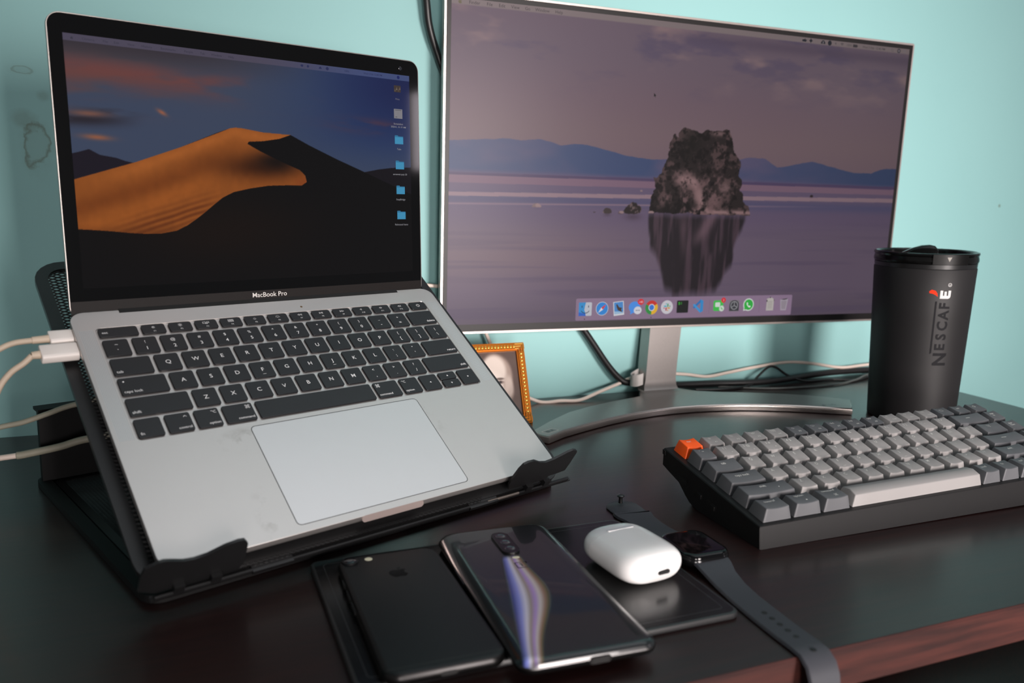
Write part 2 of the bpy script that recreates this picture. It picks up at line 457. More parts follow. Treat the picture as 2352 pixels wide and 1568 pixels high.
o = q.build('plate_mesh', M['black_steel'], st, plate_m); o['kind'] = 'stuff'
for x in (70, 235):
    q = MB(); q.box(x, 6, PZ - 4.5, x + 14, 281, PZ - 1.8); q.build('plate_rib', M['black_steel'], st, plate_m)
q = MB(); ring_plate(q, 328, 258, 12, 9, 0.3, 5.2, 164, 121, 4); q.build('base_frame', M['prop'], st, None, 40)
q = MB(); ring_plate(q, 306, 236, 6, 6, 1.2, 3.4, 164, 121, 3); q.build('base_lip', M['black_steel'], st, None, 40)
q = MB(); mesh_strands(q, 16, 8, 312, 234, 2.4, 5.0, 2.4, 0.8)
o = q.build('base_mesh', M['black_steel'], st); o['kind'] = 'stuff'
q = MB(); q.box(3, 236, 5, 322, 242, 60); q.box(3, 236, 60, 322, 252, 62.5); q.build('prop_panel', M['prop'], st)
for x in (80, 230):
    q = MB(); q.loft([[(x, 238, 60), (x + 14, 238, 60), (x + 14, 244, 62), (x, 244, 62)], [(x, 232, 127), (x + 14, 232, 127), (x + 14, 238, 127), (x, 238, 127)]])
    q.build('prop_strut', M['black_steel'], st)
HL = [(-12.9,-6),(-12.9,8.5),(-11.5,14.5),(-5.4,17.3),(-2.2,17.6),(2.2,15.8),(8.8,12.6),(14.7,11.6),(22.0,12.6),(31.1,16.8),(38.6,18.3),(42.4,17.6),(45.0,13.4),(45.7,5.6),(46.2,-7.3),(44,-12),(33.6,-12.2),(8.3,-12.6),(-3,-12.6)]
HR = [(248.5,-2),(248.8,6),(250.2,15),(252.3,20),(256,21.4),(262.2,21.1),(269.8,16.8),(276.6,15.0),(284.7,16.4),(296.1,21.2),(301.0,22.3),(305.9,20.6),(307.4,18.2),(307.6,6),(306.8,-3.6),(298,-4.8),(290,-5.2),(289.5,-9),(270.3,-9),(251.5,-9)]
for hk in (HL, HR):
    q = MB(); q.loft([[(x, -5.4, z) for x, z in hk], [(x, -3.6, z) for x, z in hk]]); q.build('stopper', M['black_steel'], st, plate_m, 30)
for x in (6, 27, 268, 286):
    q = MB(); q.box(x, -8.6, PZ - 3.5, x + 6, -3.4, -8)
    q.build('stopper_hinge', M['black_steel'], st, plate_m)
for xa_, xb_, mk_ in ((-4, 232, 'black_steel'), (232, 262, 'steel'), (262, 314, 'black_steel')):
    q = MB(); q.tube([(xa_, -7.5, PZ - 1.4), (xb_, -7.5, PZ - 1.4)], 1.2, 8); q.build('hinge_rod', M[mk_], st, plate_m, 40)
for x, m_ in ((52, 'black_steel'), (215, 'black_steel')):
    q = MB(); q.box(x, -9.6, PZ - 3.4, x + 26, -3, PZ - .4); q.build('hinge_clamp', M[m_], st, plate_m)
q = MB(); q.box(-6, -8.6, PZ - 3.6, 317, -5, PZ - 2.4); q.build('front_rail', M['black_steel'], st, plate_m)
q = MB(); mesh_strands(q, 46, 0, 228, 5.4, 0, 3.4, 1.8, .62, .25)
o = q.build('front_mesh', mat('grey_black_mesh', (40, 39, 39), .35, .3), st, plate_m, xf=lambda p: Vector((p.x, -6.6 + p.y * .30 - p.z, PZ - 1.6 + p.y))); o['kind'] = 'stuff'

# ------------------------------------------------------------------ laptop
LW, LD = 300.6, 215.9
lt = empty('laptop', mat4=frame4(lap(0, 0, -11.5), R_LAP))
tag(lt, 'open silver laptop with black keys showing a sand dune', 'laptop')
def deck_material():
    m = mat('stained_silver_aluminium', (209, 204, 201), 0.36, 0.80, noise=0.015, bump=0.05, bscale=2500)
    N, L, b = nodes_of(m)
    tc = N.new('ShaderNodeTexCoord')
    nz = N.new('ShaderNodeTexNoise'); nz.inputs['Scale'].default_value = 55; nz.inputs['Detail'].default_value = 8; nz.inputs['Roughness'].default_value = .65
    L.new(tc.outputs['Object'], nz.inputs['Vector'])
    src = b.inputs['Base Color'].links[0].from_socket; last = src
    for (x, y, sx, sy, amt) in ((.085, .079, .030, .012, .9), (.071, .018, .010, .022, .8), (.110, .072, .022, .014, .5), (.222, .070, .010, .02, .35)):
        mp = N.new('ShaderNodeMapping'); mp.inputs['Location'].default_value = (-x / sx, -y / sy, 0); mp.inputs['Scale'].default_value = (1 / sx, 1 / sy, 0)
        L.new(tc.outputs['Object'], mp.inputs['Vector'])
        ln = N.new('ShaderNodeVectorMath'); ln.operation = 'LENGTH'; L.new(mp.outputs['Vector'], ln.inputs[0])
        fa = N.new('ShaderNodeMapRange'); fa.inputs['From Min'].default_value = 1.1; fa.inputs['From Max'].default_value = 0.0
        L.new(ln.outputs['Value'], fa.inputs['Value'])
        nr = N.new('ShaderNodeMapRange'); nr.inputs['From Min'].default_value = .5; nr.inputs['From Max'].default_value = .72
        L.new(nz.outputs['Fac'], nr.inputs['Value'])
        mu = N.new('ShaderNodeMath'); mu.operation = 'MULTIPLY'; L.new(fa.outputs['Result'], mu.inputs[0]); L.new(nr.outputs['Result'], mu.inputs[1])
        m2 = N.new('ShaderNodeMath'); m2.operation = 'MULTIPLY'; m2.inputs[1].default_value = amt; L.new(mu.outputs[0], m2.inputs[0])
        mx = N.new('ShaderNodeMix'); mx.data_type = 'RGBA'; mx.inputs['B'].default_value = rgb((92, 78, 62))
        L.new(m2.outputs[0], mx.inputs['Factor']); L.new(last, mx.inputs['A']); last = mx.outputs['Result']
    L.new(last, b.inputs['Base Color'])
    return m
M['deck'] = deck_material()
TZ = 11.5                                    # the top of the palm rest above the feet
KX0, KX1, KY0, KY1 = 13.2, 285.3, 93.6, 198.9
q = MB()
outer = lambda i, z: [(x, y, z) for x, y in rr(LW - 2 * i, LD - 2 * i, 10 - min(i, 6), 8, LW / 2, LD / 2)]
inner = lambda i, z: [(x, y, z) for x, y in rr(KX1 - KX0 - 2 * i, KY1 - KY0 - 2 * i, 3.6, 8, (KX0 + KX1) / 2, (KY0 + KY1) / 2)]
q.loft([outer(9, 1.0), outer(4, 1.6), outer(1.2, 4.0), outer(.25, 6.6), outer(0, 8), outer(0, TZ - .25), outer(.25, TZ), inner(0, TZ), inner(.35, TZ - .5), inner(.4, TZ - .8)], True, True)
q.build('body', M['deck'], lt, None, 35)
for x, y in ((28, 24), (LW - 28, 24), (28, 190), (LW - 28, 190)):
    q = MB(); q.lathe([(7, 0), (8, .5), (8, 1.2)], x, y, 20); q.build('foot', M['rubber'], lt, None, 40)
q = MB(); slab(q, 133.6, 84.6, 3.4, [(0, TZ - .2), (0, TZ + .03)], 5, 150.4, 47.6); q.build('trackpad_gap', M['dark_hole'], lt)
q = MB(); slab(q, 132.7, 83.7, 3.0, [(0, TZ - .2), (0, TZ + .06), (.15, TZ + .10)], 5, 150.4, 47.6)
q.build('trackpad', mat('trackpad_glass', (219, 216, 216), 0.35, 0.78, noise=0.01), lt)
# thumb scoop: ramp proud of the front edge, tilted and coloured paler to look lit
sc = rr(48, 4.8, 2.3, 6, 150.4, 0)
q = MB(); q.loft([[(x, -1.1 + t * .52, TZ - 1.95 + t * .84) for x, t in sc], [(x, .9 + t * .2, TZ - 2.6 + t * .7) for x, t in sc]])
q.build('thumb_scoop', mat('scoop_painted_lit', (226, 206, 200), .3, .7, noise=.01), lt, None, 30)
def grille_mat():
    m = mat('perforated_aluminium', (205, 204, 203), 0.40, 0.75, noise=0.02)
    N, L, b = nodes_of(m); tc = N.new('ShaderNodeTexCoord'); mp = N.new('ShaderNodeMapping'); mp.inputs['Scale'].default_value = (1000, 1000, 0)
    L.new(tc.outputs['Object'], mp.inputs['Vector'])
    fr = N.new('ShaderNodeVectorMath'); fr.operation = 'FRACTION'; L.new(mp.outputs['Vector'], fr.inputs[0])
    sb = N.new('ShaderNodeVectorMath'); sb.operation = 'SUBTRACT'; sb.inputs[1].default_value = (.5, .5, 0); L.new(fr.outputs[0], sb.inputs[0])
    ln = N.new('ShaderNodeVectorMath'); ln.operation = 'LENGTH'; L.new(sb.outputs[0], ln.inputs[0])
    r = N.new('ShaderNodeMapRange'); r.inputs['From Min'].default_value = .18; r.inputs['From Max'].default_value = .30
    L.new(ln.outputs['Value'], r.inputs['Value'])
    mx = N.new('ShaderNodeMix'); mx.data_type = 'RGBA'; mx.inputs['A'].default_value = rgb((168, 167, 166)); mx.inputs['B'].default_value = rgb((212, 211, 210))
    L.new(r.outputs['Result'], mx.inputs['Factor']); L.new(mx.outputs['Result'], b.inputs['Base Color'])
    return m
gm = grille_mat()
for x in (2.7, 288.6):
    q = MB(); q.box(x, 95.4, TZ - .2, x + 9.2, 197.2, TZ + .04); q.build('speaker_grille', gm, lt)
q = MB(); q.lathe([(1.0, TZ), (.9, TZ + .05)], 169.2, 204.2, 12); q.build('microphone_hole', mat('brown_speck', (96, 70, 36), .5), lt)
for y in (198, 184):
    q = MB(); q.loft([[(-.06, yy, z) for yy, z in rr(9, 3.2, 1.5, 5, y, TZ - 5.5)], [(.5, yy, z) for yy, z in rr(9, 3.2, 1.5, 5, y, TZ - 5.5)]]); q.build('usb_port', M['dark_hole'], lt)

# keys: a row is (y of its front edge, height, [(legend, width in units)])
UX = (284.2 - 14.4 + 2.6) / 14.5; PY = 18.6
_keymesh = {}
def lap_key(w, d):
    kk = (round(w, 2), round(d, 2))
    if kk not in _keymesh:
        mb = MB(); slab(mb, w, d, 1.5, [(0, -.6), (0, .35), (.18, .6)], 3)
        ob = mb.build('key', M['key_black'], None, None, 40); me = ob.data; bpy.data.objects.remove(ob); _keymesh[kk] = me
    return _keymesh[kk]
def add_lap_key(x, y, w, d, items):
    o = link('key', lap_key(w, d), lt, Matrix.Translation(Vector((x + w / 2, y + d / 2, TZ + .15)) * S))
    if items:
        mb = MB()
        for it in items:
            if it[0] == 'POLY': mb.poly([(px, py, .64) for px, py in it[1]])
            else:
                body, size, px, py, al = it
                put_text(mb, body, size, px, py, .64, 0, al)
        mb.build('legend', M['legend'], o)
    return o
KW, KD = UX - 2.6, PY - 2.7
def row(y, keys, d=KD):
    x = 14.4
    for items, u in keys:
        w = u * UX - 2.6
        add_lap_key(x, y, w, d, items(w, d) if callable(items) else items); x += u * UX
two = lambda a, b: [(a, 3.6, 0, 1.9, 'C'), (b, 4.4, 0, -4.6, 'C')]
one = lambda a: [(a, 4.9, 0, -1.6, 'C')]
tl = lambda a: (lambda w, d: [(a, 3.3, -w / 2 + 1.8, -d / 2 + 2.2, 'L')])
tr = lambda a: (lambda w, d: [(a, 3.3, w / 2 - 1.8, -d / 2 + 2.2, 'R')])
def ring_p(cx, cy, r, t, n=12, a0=0, a1=2 * PI):
    return [[(cx + r * math.cos(a), cy + r * math.sin(a)), (cx + (r + t) * math.cos(a), cy + (r + t) * math.sin(a)), (cx + (r + t) * math.cos(b), cy + (r + t) * math.sin(b)), (cx + r * math.cos(b), cy + r * math.sin(b))]
            for a, b in [(a0 + (a1 - a0) * i / n, a0 + (a1 - a0) * (i + 1) / n) for i in range(n)]]
def line_p(x0, y0, x1, y1, t=.3):
    L_ = math.hypot(x1 - x0, y1 - y0) or 1; nx, ny = -(y1 - y0) / L_ * t / 2, (x1 - x0) / L_ * t / 2
    return [(x0 + nx, y0 + ny), (x0 - nx, y0 - ny), (x1 - nx, y1 - ny), (x1 + nx, y1 + ny)]
def sun(cx, cy, r): return ring_p(cx, cy, r * .45, .25, 8) + [line_p(cx + r * .85 * math.cos(a), cy + r * .85 * math.sin(a), cx + r * 1.3 * math.cos(a), cy + r * 1.3 * math.sin(a), .25) for a in [PI / 4 * i for i in range(8)]]
def halfsun(cx, cy, r): return [line_p(cx - r * .5, cy - .3, cx + r * .5, cy - .3, .35)] + [line_p(cx + r * .8 * math.cos(a), cy + r * .8 * math.sin(a), cx + r * 1.25 * math.cos(a), cy + r * 1.25 * math.sin(a), .3) for a in [PI / 4 * i for i in range(5)]]
def tri_out(cx, cy, s, dr=1, t=.25):
    a, b, c = (cx + dr * s, cy), (cx - dr * s * .7, cy + s * .9), (cx - dr * s * .7, cy - s * .9)
    return [line_p(*a, *b, t), line_p(*b, *c, t), line_p(*c, *a, t)]
def sq_out(cx, cy, w, h, t=.25):
    return [line_p(cx - w, cy - h, cx + w, cy - h, t), line_p(cx + w, cy - h, cx + w, cy + h, t), line_p(cx + w, cy + h, cx - w, cy + h, t), line_p(cx - w, cy + h, cx - w, cy - h, t)]
def f_icon(n, s=1.0):
    y = 1.0 * s; g = []
    if n in (1, 2): g = sun(0, y + .5, (.9, 1.2)[n - 1] * s)
    elif n == 3: g = sq_out(-1.3 * s, y + .7, 1.0 * s, .8 * s) + sq_out(1.5 * s, y + .9, .8 * s, .6 * s) + sq_out(.2 * s, y - .2, .7 * s, .4 * s)
    elif n == 4: g = [p for i in (-1, 0, 1) for j in (0, 1) for p in sq_out(i * 1.5 * s, y - .2 + j * 1.4 * s, .5 * s, .45 * s)]
    elif n in (5, 6): g = halfsun(0, y, (1.0, 1.4)[n - 5] * s)
    elif n == 7: g = tri_out(-.9 * s, y + .4, .9 * s, -1) + tri_out(1.0 * s, y + .4, .9 * s, -1)
    elif n == 8: g = tri_out(-.9 * s, y + .4, .9 * s) + [line_p(.6 * s, y - .5, .6 * s, y + 1.3, .3), line_p(1.3 * s, y - .5, 1.3 * s, y + 1.3, .3)]
    elif n == 9: g = tri_out(-.9 * s, y + .4, .9 * s) + tri_out(1.0 * s, y + .4, .9 * s)
    else:
        g = tri_out(-.6 * s, y + .4, .9 * s, -1)
        for k in range(n - 10): g += ring_p(.0, y + .4, (.7 + .7 * k) * s, .25, 4, -PI / 4, PI / 4)
    return g
def f_key(n): return lambda w, d: [('POLY', p) for p in f_icon(n)] + [('F%d' % n, 1.9, .3, -3.0, 'C')]
CMD = [p for sx in (-1, 1) for sy in (-1, 1) for p in ring_p(sx * 1.0, sy * 1.0, .42, .28, 8)] + sq_out(0, 0, .62, .62, .3)
OPT = [line_p(-1.7, .9, -.6, .9, .32), line_p(-.6, .9, .6, -.9, .32), line_p(.6, -.9, 1.7, -.9, .32), line_p(.4, .9, 1.7, .9, .32)]
CTL = [line_p(-1.1, -.5, 0, .6, .32), line_p(0, .6, 1.1, -.5, .32)]
def modk(g, word, side): return lambda w, d: [('POLY', [(x + side * (w / 2 - 3.4), y + d / 2 - 3.4) for x, y in p]) for p in g] + [(word, 2.9, side * (w / 2 - 1.3), -d / 2 + 2.2, 'R' if side > 0 else 'L')]
def arrow(dx, dy, cy=0): return [('POLY', [(dx * .9 - dy * 0, dy * .9 + cy), (-dx * .6 - dy * .8, -dy * .6 + dx * .8 + cy), (-dx * .6 + dy * .8, -dy * .6 - dx * .8 + cy)])]
Y0 = 95.0
row(Y0 + 5 * PY + .3, [(lambda w, d: [('esc', 3.0, -w / 2 + 2, -1.0, 'L')], 1.5)] + [(f_key(n), 1) for n in range(1, 13)] + [([('POLY', p) for p in ring_p(0, .2, 1.3, .35, 14, PI * .65, PI * 2.35)] + [('POLY', line_p(0, .3, 0, 2.0, .35))], 1)], 9.0)
row(Y0 + 4 * PY, [(two('~', '`'), 1)] + [(two(a, b), 1) for a, b in zip('!@#$%^&*()_+', '1234567890-=')] + [(tr('delete'), 1.5)])
row(Y0 + 3 * PY, [(tl('tab'), 1.5)] + [(one(c), 1) for c in 'QWERTYUIOP'] + [(two('{', '['), 1), (two('}', ']'), 1), (two('|', '\\'), 1)])
row(Y0 + 2 * PY, [(lambda w, d: [('POLY', circle(-w / 2 + 3.4, d / 2 - 3.4, .6, 10)), ('caps lock', 3.1, -w / 2 + 1.8, -d / 2 + 2.2, 'L')], 1.75)] + [(one(c) + ([('POLY', line_p(-1.2, -4.6, 1.2, -4.6, .25))] if c in 'FJ' else []), 1) for c in 'ASDFGHJKL'] + [(two(':', ';'), 1), (two('"', "'"), 1), (tr('return'), 1.75)])
row(Y0 + PY, [(tl('shift'), 2.25)] + [(one(c), 1) for c in 'ZXCVBNM'] + [(two('<', ','), 1), (two('>', '.'), 1), (two('?', '/'), 1), (tr('shift'), 2.25)])
row(Y0, [(tl('fn'), 1), (modk(CTL, 'control', 1), 1), (modk(OPT, 'option', 1), 1), (modk(CMD, 'command', 1), 1.25), ([], 5), (modk(CMD, 'command', -1), 1.25), (modk(OPT, 'option', -1), 1), (arrow(-1, 0), 1)])
xa = 14.4 + 12.5 * UX
add_lap_key(xa, Y0 + KD / 2 + .3, KW, KD / 2 - .3, arrow(0, 1)); add_lap_key(xa, Y0, KW, KD / 2 - .3, arrow(0, -1))
add_lap_key(xa + UX, Y0, KW, KD, arrow(1, 0))

# lid and display
A = 2.1954
R_LID = Matrix(((1, 0, 0), (0, -math.cos(A), -math.sin(A)), (0, math.sin(A), -math.cos(A)))).to_3x3()
lid_m = R_LID.to_4x4(); lid_m.translation = Vector((1.99, 217.18, TZ)) * S
LIDW, LIDH = 292.3, 199.6
q = MB(); slab(q, LIDW, LIDH + 6, 9.5, [(2.2, -4.6), (.5, -3.6), (0, -2.4), (0, -.30), (.2, -.05), (.7, -.05), (.8, -.25)], 8, LIDW / 2, (LIDH - 6) / 2)
q.build('lid', M['alu_edge'], lt, lid_m, 35)
q = MB(); slab(q, LIDW - 1.5, LIDH + 4.0, 8.2, [(0, -.4), (0, -.05), (.1, .0)], 7, LIDW / 2, (LIDH - 5.5) / 2)
gl = q.build('bezel_glass', M['black_glass'], lt, lid_m)
q = MB(); q.lathe([(1.6, .0), (1.5, .03)], 273.5, 191.8, 16); q.build('webcam', M['lens'], gl)
q = MB(); slab(q, LIDW - 1.5, 12.4, 1.2, [(0, -.4), (0, .06)], 3, LIDW / 2, .55)
ch = q.build('chin', M['chin'], lt, lid_m)
q = MB(); put_text(q, 'MacBook Pro', 5.3, 145.5, 1.5, .10); q.build('lettering', mat('silver_print', (220, 216, 212), .4), ch)
q = MB(); q.box(33, 212.9, TZ - 3, 266, 217.4, TZ + .12); q.build('hinge', M['rubber'], lt)

# dune picture
DW, DH, DX, DY = 272.9, 170.6, 9.6, 15.7
nx, ny = 1240, 776
U, V = np.meshgrid(np.linspace(DX, DX + DW, nx), np.linspace(DY, DY + DH, ny))
u, v = (U - DX) / DW, (V - DY) / DH
sky = np.zeros((ny, nx, 3)) + np.array((66, 76, 100.))
sky = mixc(sky, (44, 62, 104), sst(.35, .95, u) * sst(.42, .75, v))
sky = mixc(sky, (32, 40, 84), sst(.60, 1, u) * sst(.55, .95, v))
sky = mixc(sky, (84, 74, 78), sst(.72, 1.0, v) * sst(.65, .0, u))
sky = mixc(sky, (58, 52, 60), sst(.86, 1.0, v) * sst(.75, .2, u))
n1 = fbm(nx, ny, 3, 9, 5, .55, 3); n2 = fbm(nx, ny, 4, 14, 5, .55, 5); n3 = fbm(nx, ny, 2, 6, 4, .5, 9)
band = np.exp(-((V - (163 - .035 * (U - 60))) / 9.0) ** 2) * sst(210, 120, U)
sky = mixc(sky, (118, 70, 68), band * sst(.35, .65, n1) * .95)
sky = mixc(sky, (112, 72, 66), np.exp(-((V - 152) / 12) ** 2) * sst(120, 10, U) * sst(.3, .7, n2) * .8)
sky = mixc(sky, (98, 60, 70), np.exp(-((V - 141) / 5) ** 2) * np.exp(-((U - 240) / 32) ** 2) * sst(.3, .6, n2))
dk = np.exp(-((V - 131 - .03 * (U - 20)) / 4.2) ** 2) * sst(62, 20, U) + np.exp(-((V - 137.5) / 2.4) ** 2) * np.exp(-((U - 36) / 15) ** 2)
sky = mixc(sky, (46, 42, 52), np.clip(dk, 0, 1) * sst(.30, .55, n2))
sky = mixc(sky, (140, 92, 76), np.exp(-((V - 135) / 2.0) ** 2) * np.exp(-((U - 22) / 12) ** 2) * .8)
sky = mixc(sky, (152, 96, 74), np.exp(-((V - 119.5 - (U - 24) * -.04) / 1.8) ** 2) * np.exp(-((U - 26) / 9) ** 2))
sky = mixc(sky, (160, 100, 78), np.exp(-((V - 139.5 + (U - 70) * .45) / 1.6) ** 2) * np.exp(-((U - 70.5) / 3.2) ** 2))
img = sky
def below(pts): return V < np.interp(U, [p[0] for p in pts], [p[1] for p in pts])
rid = (fbm(nx, 1, 40, 1, 4, .5, 21)[0] - .5) * 2.0
mtl = [(8, 107.5), (14.5, 109.2), (20.4, 111.2), (27, 107.6), (37.6, 106), (43.5, 104), (52, 102.5), (70, 98)]
img = mixc(img, (30, 25, 36), (below(mtl) & (U < 70)).astype(float))
mtr = [(225, 100), (234.8, 102.2), (249.3, 105), (262.3, 106.7), (283, 107.8)]
img = mixc(img, (24, 20, 27), (below(mtr) & (U > 215)).astype(float))
crest = [(8, 90), (50.8, 103.8), (82.1, 115.5), (110, 127.6), (119.9, 131.4), (124.2, 132.2), (130, 131.9), (146, 129.9), (160, 129.3), (168.9, 129.3), (184.5, 122.1), (209, 112.1), (234.8, 102.5), (283, 84)]
dune = below(crest)
lit = [(168.9, 129.3), (159.5, 125.8), (145.7, 123.2), (134, 122.2), (133, 120.5), (142.3, 115.7), (160.2, 108.0), (175.7, 102.1), (180.3, 97.8), (181.4, 92.7), (176.7, 89.7), (165.6, 89.8), (148.6, 89.1), (133.5, 86.7), (120.2, 83.7), (111.4, 79.4), (104.1, 73.8), (98.2, 69), (91, 63.6), (84, 58.9), (75.7, 54.9), (65.1, 53.1), (54.9, 52.9), (43.7, 53.7), (30.4, 55.2), (16.3, 56.4), (7, 57), (7, 89.7), (50.8, 103.8), (82.1, 115.5), (119.9, 131.4), (124.2, 132.2), (130, 131.9), (146, 129.9)]
litm = poly_mask(U, V, lit)
dark = np.zeros((ny, nx, 3)) + np.array((13, 11, 13.))
dark = mixc(dark, (24, 15, 12), np.exp(-((U - 110) / 70) ** 2) * np.exp(-((V - 55) / 26) ** 2))
sand = np.zeros((ny, nx, 3)) + np.array((150, 82, 34.))
Vc = np.interp(U[0], [p[0] for p in crest], [p[1] for p in crest])[None, :]
dep = Vc - V                                  # how far under the crest
sand = mixc(sand, (128, 66, 26), np.exp(-((dep - 20) / 7.0) ** 2) * sst(150, 60, U))
sand = mixc(sand, (172, 96, 42), np.exp(-((dep - 4) / 5.0) ** 2) * sst(10, 60, U))
sand = mixc(sand, (166, 90, 36), np.exp(-((dep - 33 + (U - 60) * .03) / 6) ** 2) * sst(130, 70, U) * .7)
sand = mixc(sand, (74, 36, 14), np.exp(-((U - 140) / 34) ** 2) * np.exp(-((V - 103) / 9) ** 2) * 1.0)
sand = mixc(sand, (26, 15, 12), np.exp(-((U - 156) / 18) ** 2) * np.exp(-((V - 108) / 8) ** 2) * 1.0)
sand = mixc(sand, (142, 70, 30), np.exp(-((U - 180) / 9) ** 2) * np.exp(-((V - 92) / 5) ** 2))
rip = .5 + .5 * np.sin((V - 54 - (U - 50) * .32 + 3 * fbm(nx, ny, 6, 4, 3, .5, 31)) * 1.45)
low = np.exp(-((V - 60 - (U - 60) * .30) / 8) ** 2) * sst(20, 60, U) * sst(118, 90, U)
sand = mixc(sand, (98, 46, 20), rip * low * .75)
sand = mixc(sand, (96, 48, 20), sst(62, 52, V) * .5)
sand = sand * (0.96 + .08 * fbm(nx, ny, 60, 30, 3, .5, 41))[..., None]
img = np.where(dune[..., None], dark, img)
img = np.where((litm > .5)[..., None], sand, img)
img[V > 181.6] = (84, 78, 96)
img = np.where((V > 181.6)[..., None], mixc(img, (72, 84, 128), sst(.45, .9, u)), img)
M['lap_screen'] = screen_mat('laptop_screen', 0.05, 0.74, 0.3)
lsm = lid_m @ Matrix.Translation(Vector((DX, DY, .06)) * S)
ls = screen_mesh('screen', DW, DH, half(img), M['lap_screen'], lt, lsm)
ls['label'] = 'lit laptop display with an orange dune under a dusk sky'
lo = lambda x, y: (x - DX, y - DY)
MC = (52, 50, 66)
pl = [(p, MC, 0) for p in apple_polys(15 - DX, 183.7 - DY, 2.0)]
for w_, x in (('Chrome', 25.1), ('File', 35.8), ('Edit', 43.0), ('View', 52.3), ('History', 62.9), ('Bookmarks', 77.6), ('People', 91.9), ('Tab', 102), ('Window', 112.4), ('Help', 123.5)):
    pl.append((('T', w_, 2.3, x - DX, 183.0 - DY, 'C'), MC, 0))
flat('menu_text', ls, pl)
MR_ = (40, 46, 84)
pl = [(circle(x - DX, 184.0 - DY, 1.2, 12, .9), MR_, 0) for x in (181,)] + [([(186.2 - DX + a * 1.2, 184 - DY + b * 1.2) for a, b in ((0, 1), (-1, 0), (0, -1), (1, 0))], MR_, 0), ([(197 - DX + a, 183.2 - DY + b) for a, b in ((-1.4, 0), (1.4, 0), (1, 1), (0, 1.9), (-.8, 1.1))], MR_, 0), (circle(203.3 - DX, 184 - DY, 1.35, 14), MR_, 0), (circle(271.2 - DX, 184 - DY, 1.4, 14), (24, 34, 92), 0)]
for w_, x in (('100%', 221), ('Wed 5 Feb 12:40 PM', 246)): pl.append((('T', w_, 2.1, x - DX, 183.2 - DY, 'C'), MR_, 0))
flat('menu_icons', ls, pl)
FB, FBD = (62, 142, 182), (48, 116, 154)
names = ['Films', 'Screenshot', 'Tulin', 'saraswati puja 20', 'SnapBridge', 'Relocated Items']
for i, (x, y, ty) in enumerate(((270, 174.3, 165.0), (270.4, 153.3, 144), (270.7, 131.2, 122.4), (271.1, 109.6, 100.8), (271.4, 88.0, 78.9), (271.7, 66.0, 56.9))):
    X, Y = lo(x, y); pp = []
    if i == 0:
        pp = [([(X - 3.4, Y - 2.8), (X + 3.4, Y - 2.8), (X + 3.4, Y + 2.8), (X - 3.4, Y + 2.8)], (62, 52, 48), 0)] + [([(X + a, Y + b), (X + a + 1.2, Y + b), (X + a + .8, Y + b + 2.6)], c_, 1) for a, b, c_ in ((-3, -2.2, (96, 84, 76)), (-1.2, -1, (120, 106, 96)), (.6, -2, (88, 76, 70)), (1.9, -.6, (112, 98, 90)))]
    elif i == 1:
        pp = [([(X - 4.3, Y - 4.0), (X + 4.3, Y - 4.0), (X + 4.3, Y + 4.0), (X - 4.3, Y + 4.0)], (128, 126, 132), 0), ([(X - 3.2, Y + 2.9), (X + 3.4, Y + 2.9), (X + 3.4, Y + 3.3), (X - 3.2, Y + 3.3)], (70, 70, 78), 1), ([(X - 3, Y - 3.0), (X - 1, Y - 3.0), (X - 1, Y - 2.6), (X - 3, Y - 2.6)], (60, 60, 68), 1), ([(X - .1, Y - 1), (X, Y - 1), (X, Y + 2), (X - .1, Y + 2)], (108, 107, 112), 1)]
    else:
        pp = [([(X - 4.3, Y - 3.7), (X + 4.3, Y - 3.7), (X + 4.3, Y + 2.9), (X - .6, Y + 2.9), (X - 1.2, Y + 3.7), (X - 4.0, Y + 3.7), (X - 4.3, Y + 3.2)], FBD, 0), ([(X - 4.3, Y - 3.7), (X + 4.3, Y - 3.7), (X + 4.3, Y + 2.2), (X - 4.3, Y + 2.2)], FB, 1)]
    LC = (150, 148, 154)
    pp.append((('T', names[i], 2.1, X, ty - DY, 'C'), LC if i else (110, 108, 118), 0))
    if i == 1: pp.append((('T', '2020-0... 51.17 AM', 2.0, X, ty - 2.6 - DY, 'C'), LC, 0))
    flat('desktop_icon', ls, pp)
# ------------------------------------------------------------------ monitor
R_MON = rz(-0.0360) @ rx(0.0094); O_MON = Vector((267.4, 830.7, 96.6))
def mon(x, y, z): return O_MON + R_MON @ Vector((x, y, z))
mo = empty('monitor', mat4=frame4((545, 806, 0), Matrix.Identity(3)))
tag(mo, 'wide silver monitor on an arched stand showing a rock in a lilac lake', 'monitor')
mon_m = frame4((545, 806, 0), Matrix.Identity(3)).inverted() @ frame4(O_MON, R_MON @ rx(PI / 2))   # local x along, y up, z to the viewer
MW, MH = 597.8, 334.6
q = MB()
X0, X1, Y0_, Y1_ = -7.4, MW + 7.4, -10.4, MH + 7.4
slab(q, X1 - X0, Y1_ - Y0_, 2.5, [(3.0, -10), (.6, -9), (0, -7.5), (0, .2), (.3, .6), (2.4, .6), (2.5, 0)], 4, (X0 + X1) / 2, (Y0_ + Y1_) / 2)
q.build('housing', M['silver'], mo, mon_m, 35)
q = MB(); slab(q, 430, 250, 14, [(0, -14), (0, -12), (-6, -9)], 5, MW / 2, 175); q.build('rear_cover', mat('white_back_cover', (205, 205, 205), .45), mo, mon_m, 40)
q = MB(); slab(q, MW + 10, MH + 13, 1.2, [(0, -.3), (0, .25)], 3, MW / 2, MH / 2 - 1.4); q.build('bezel', M['bezel'], mo, mon_m)

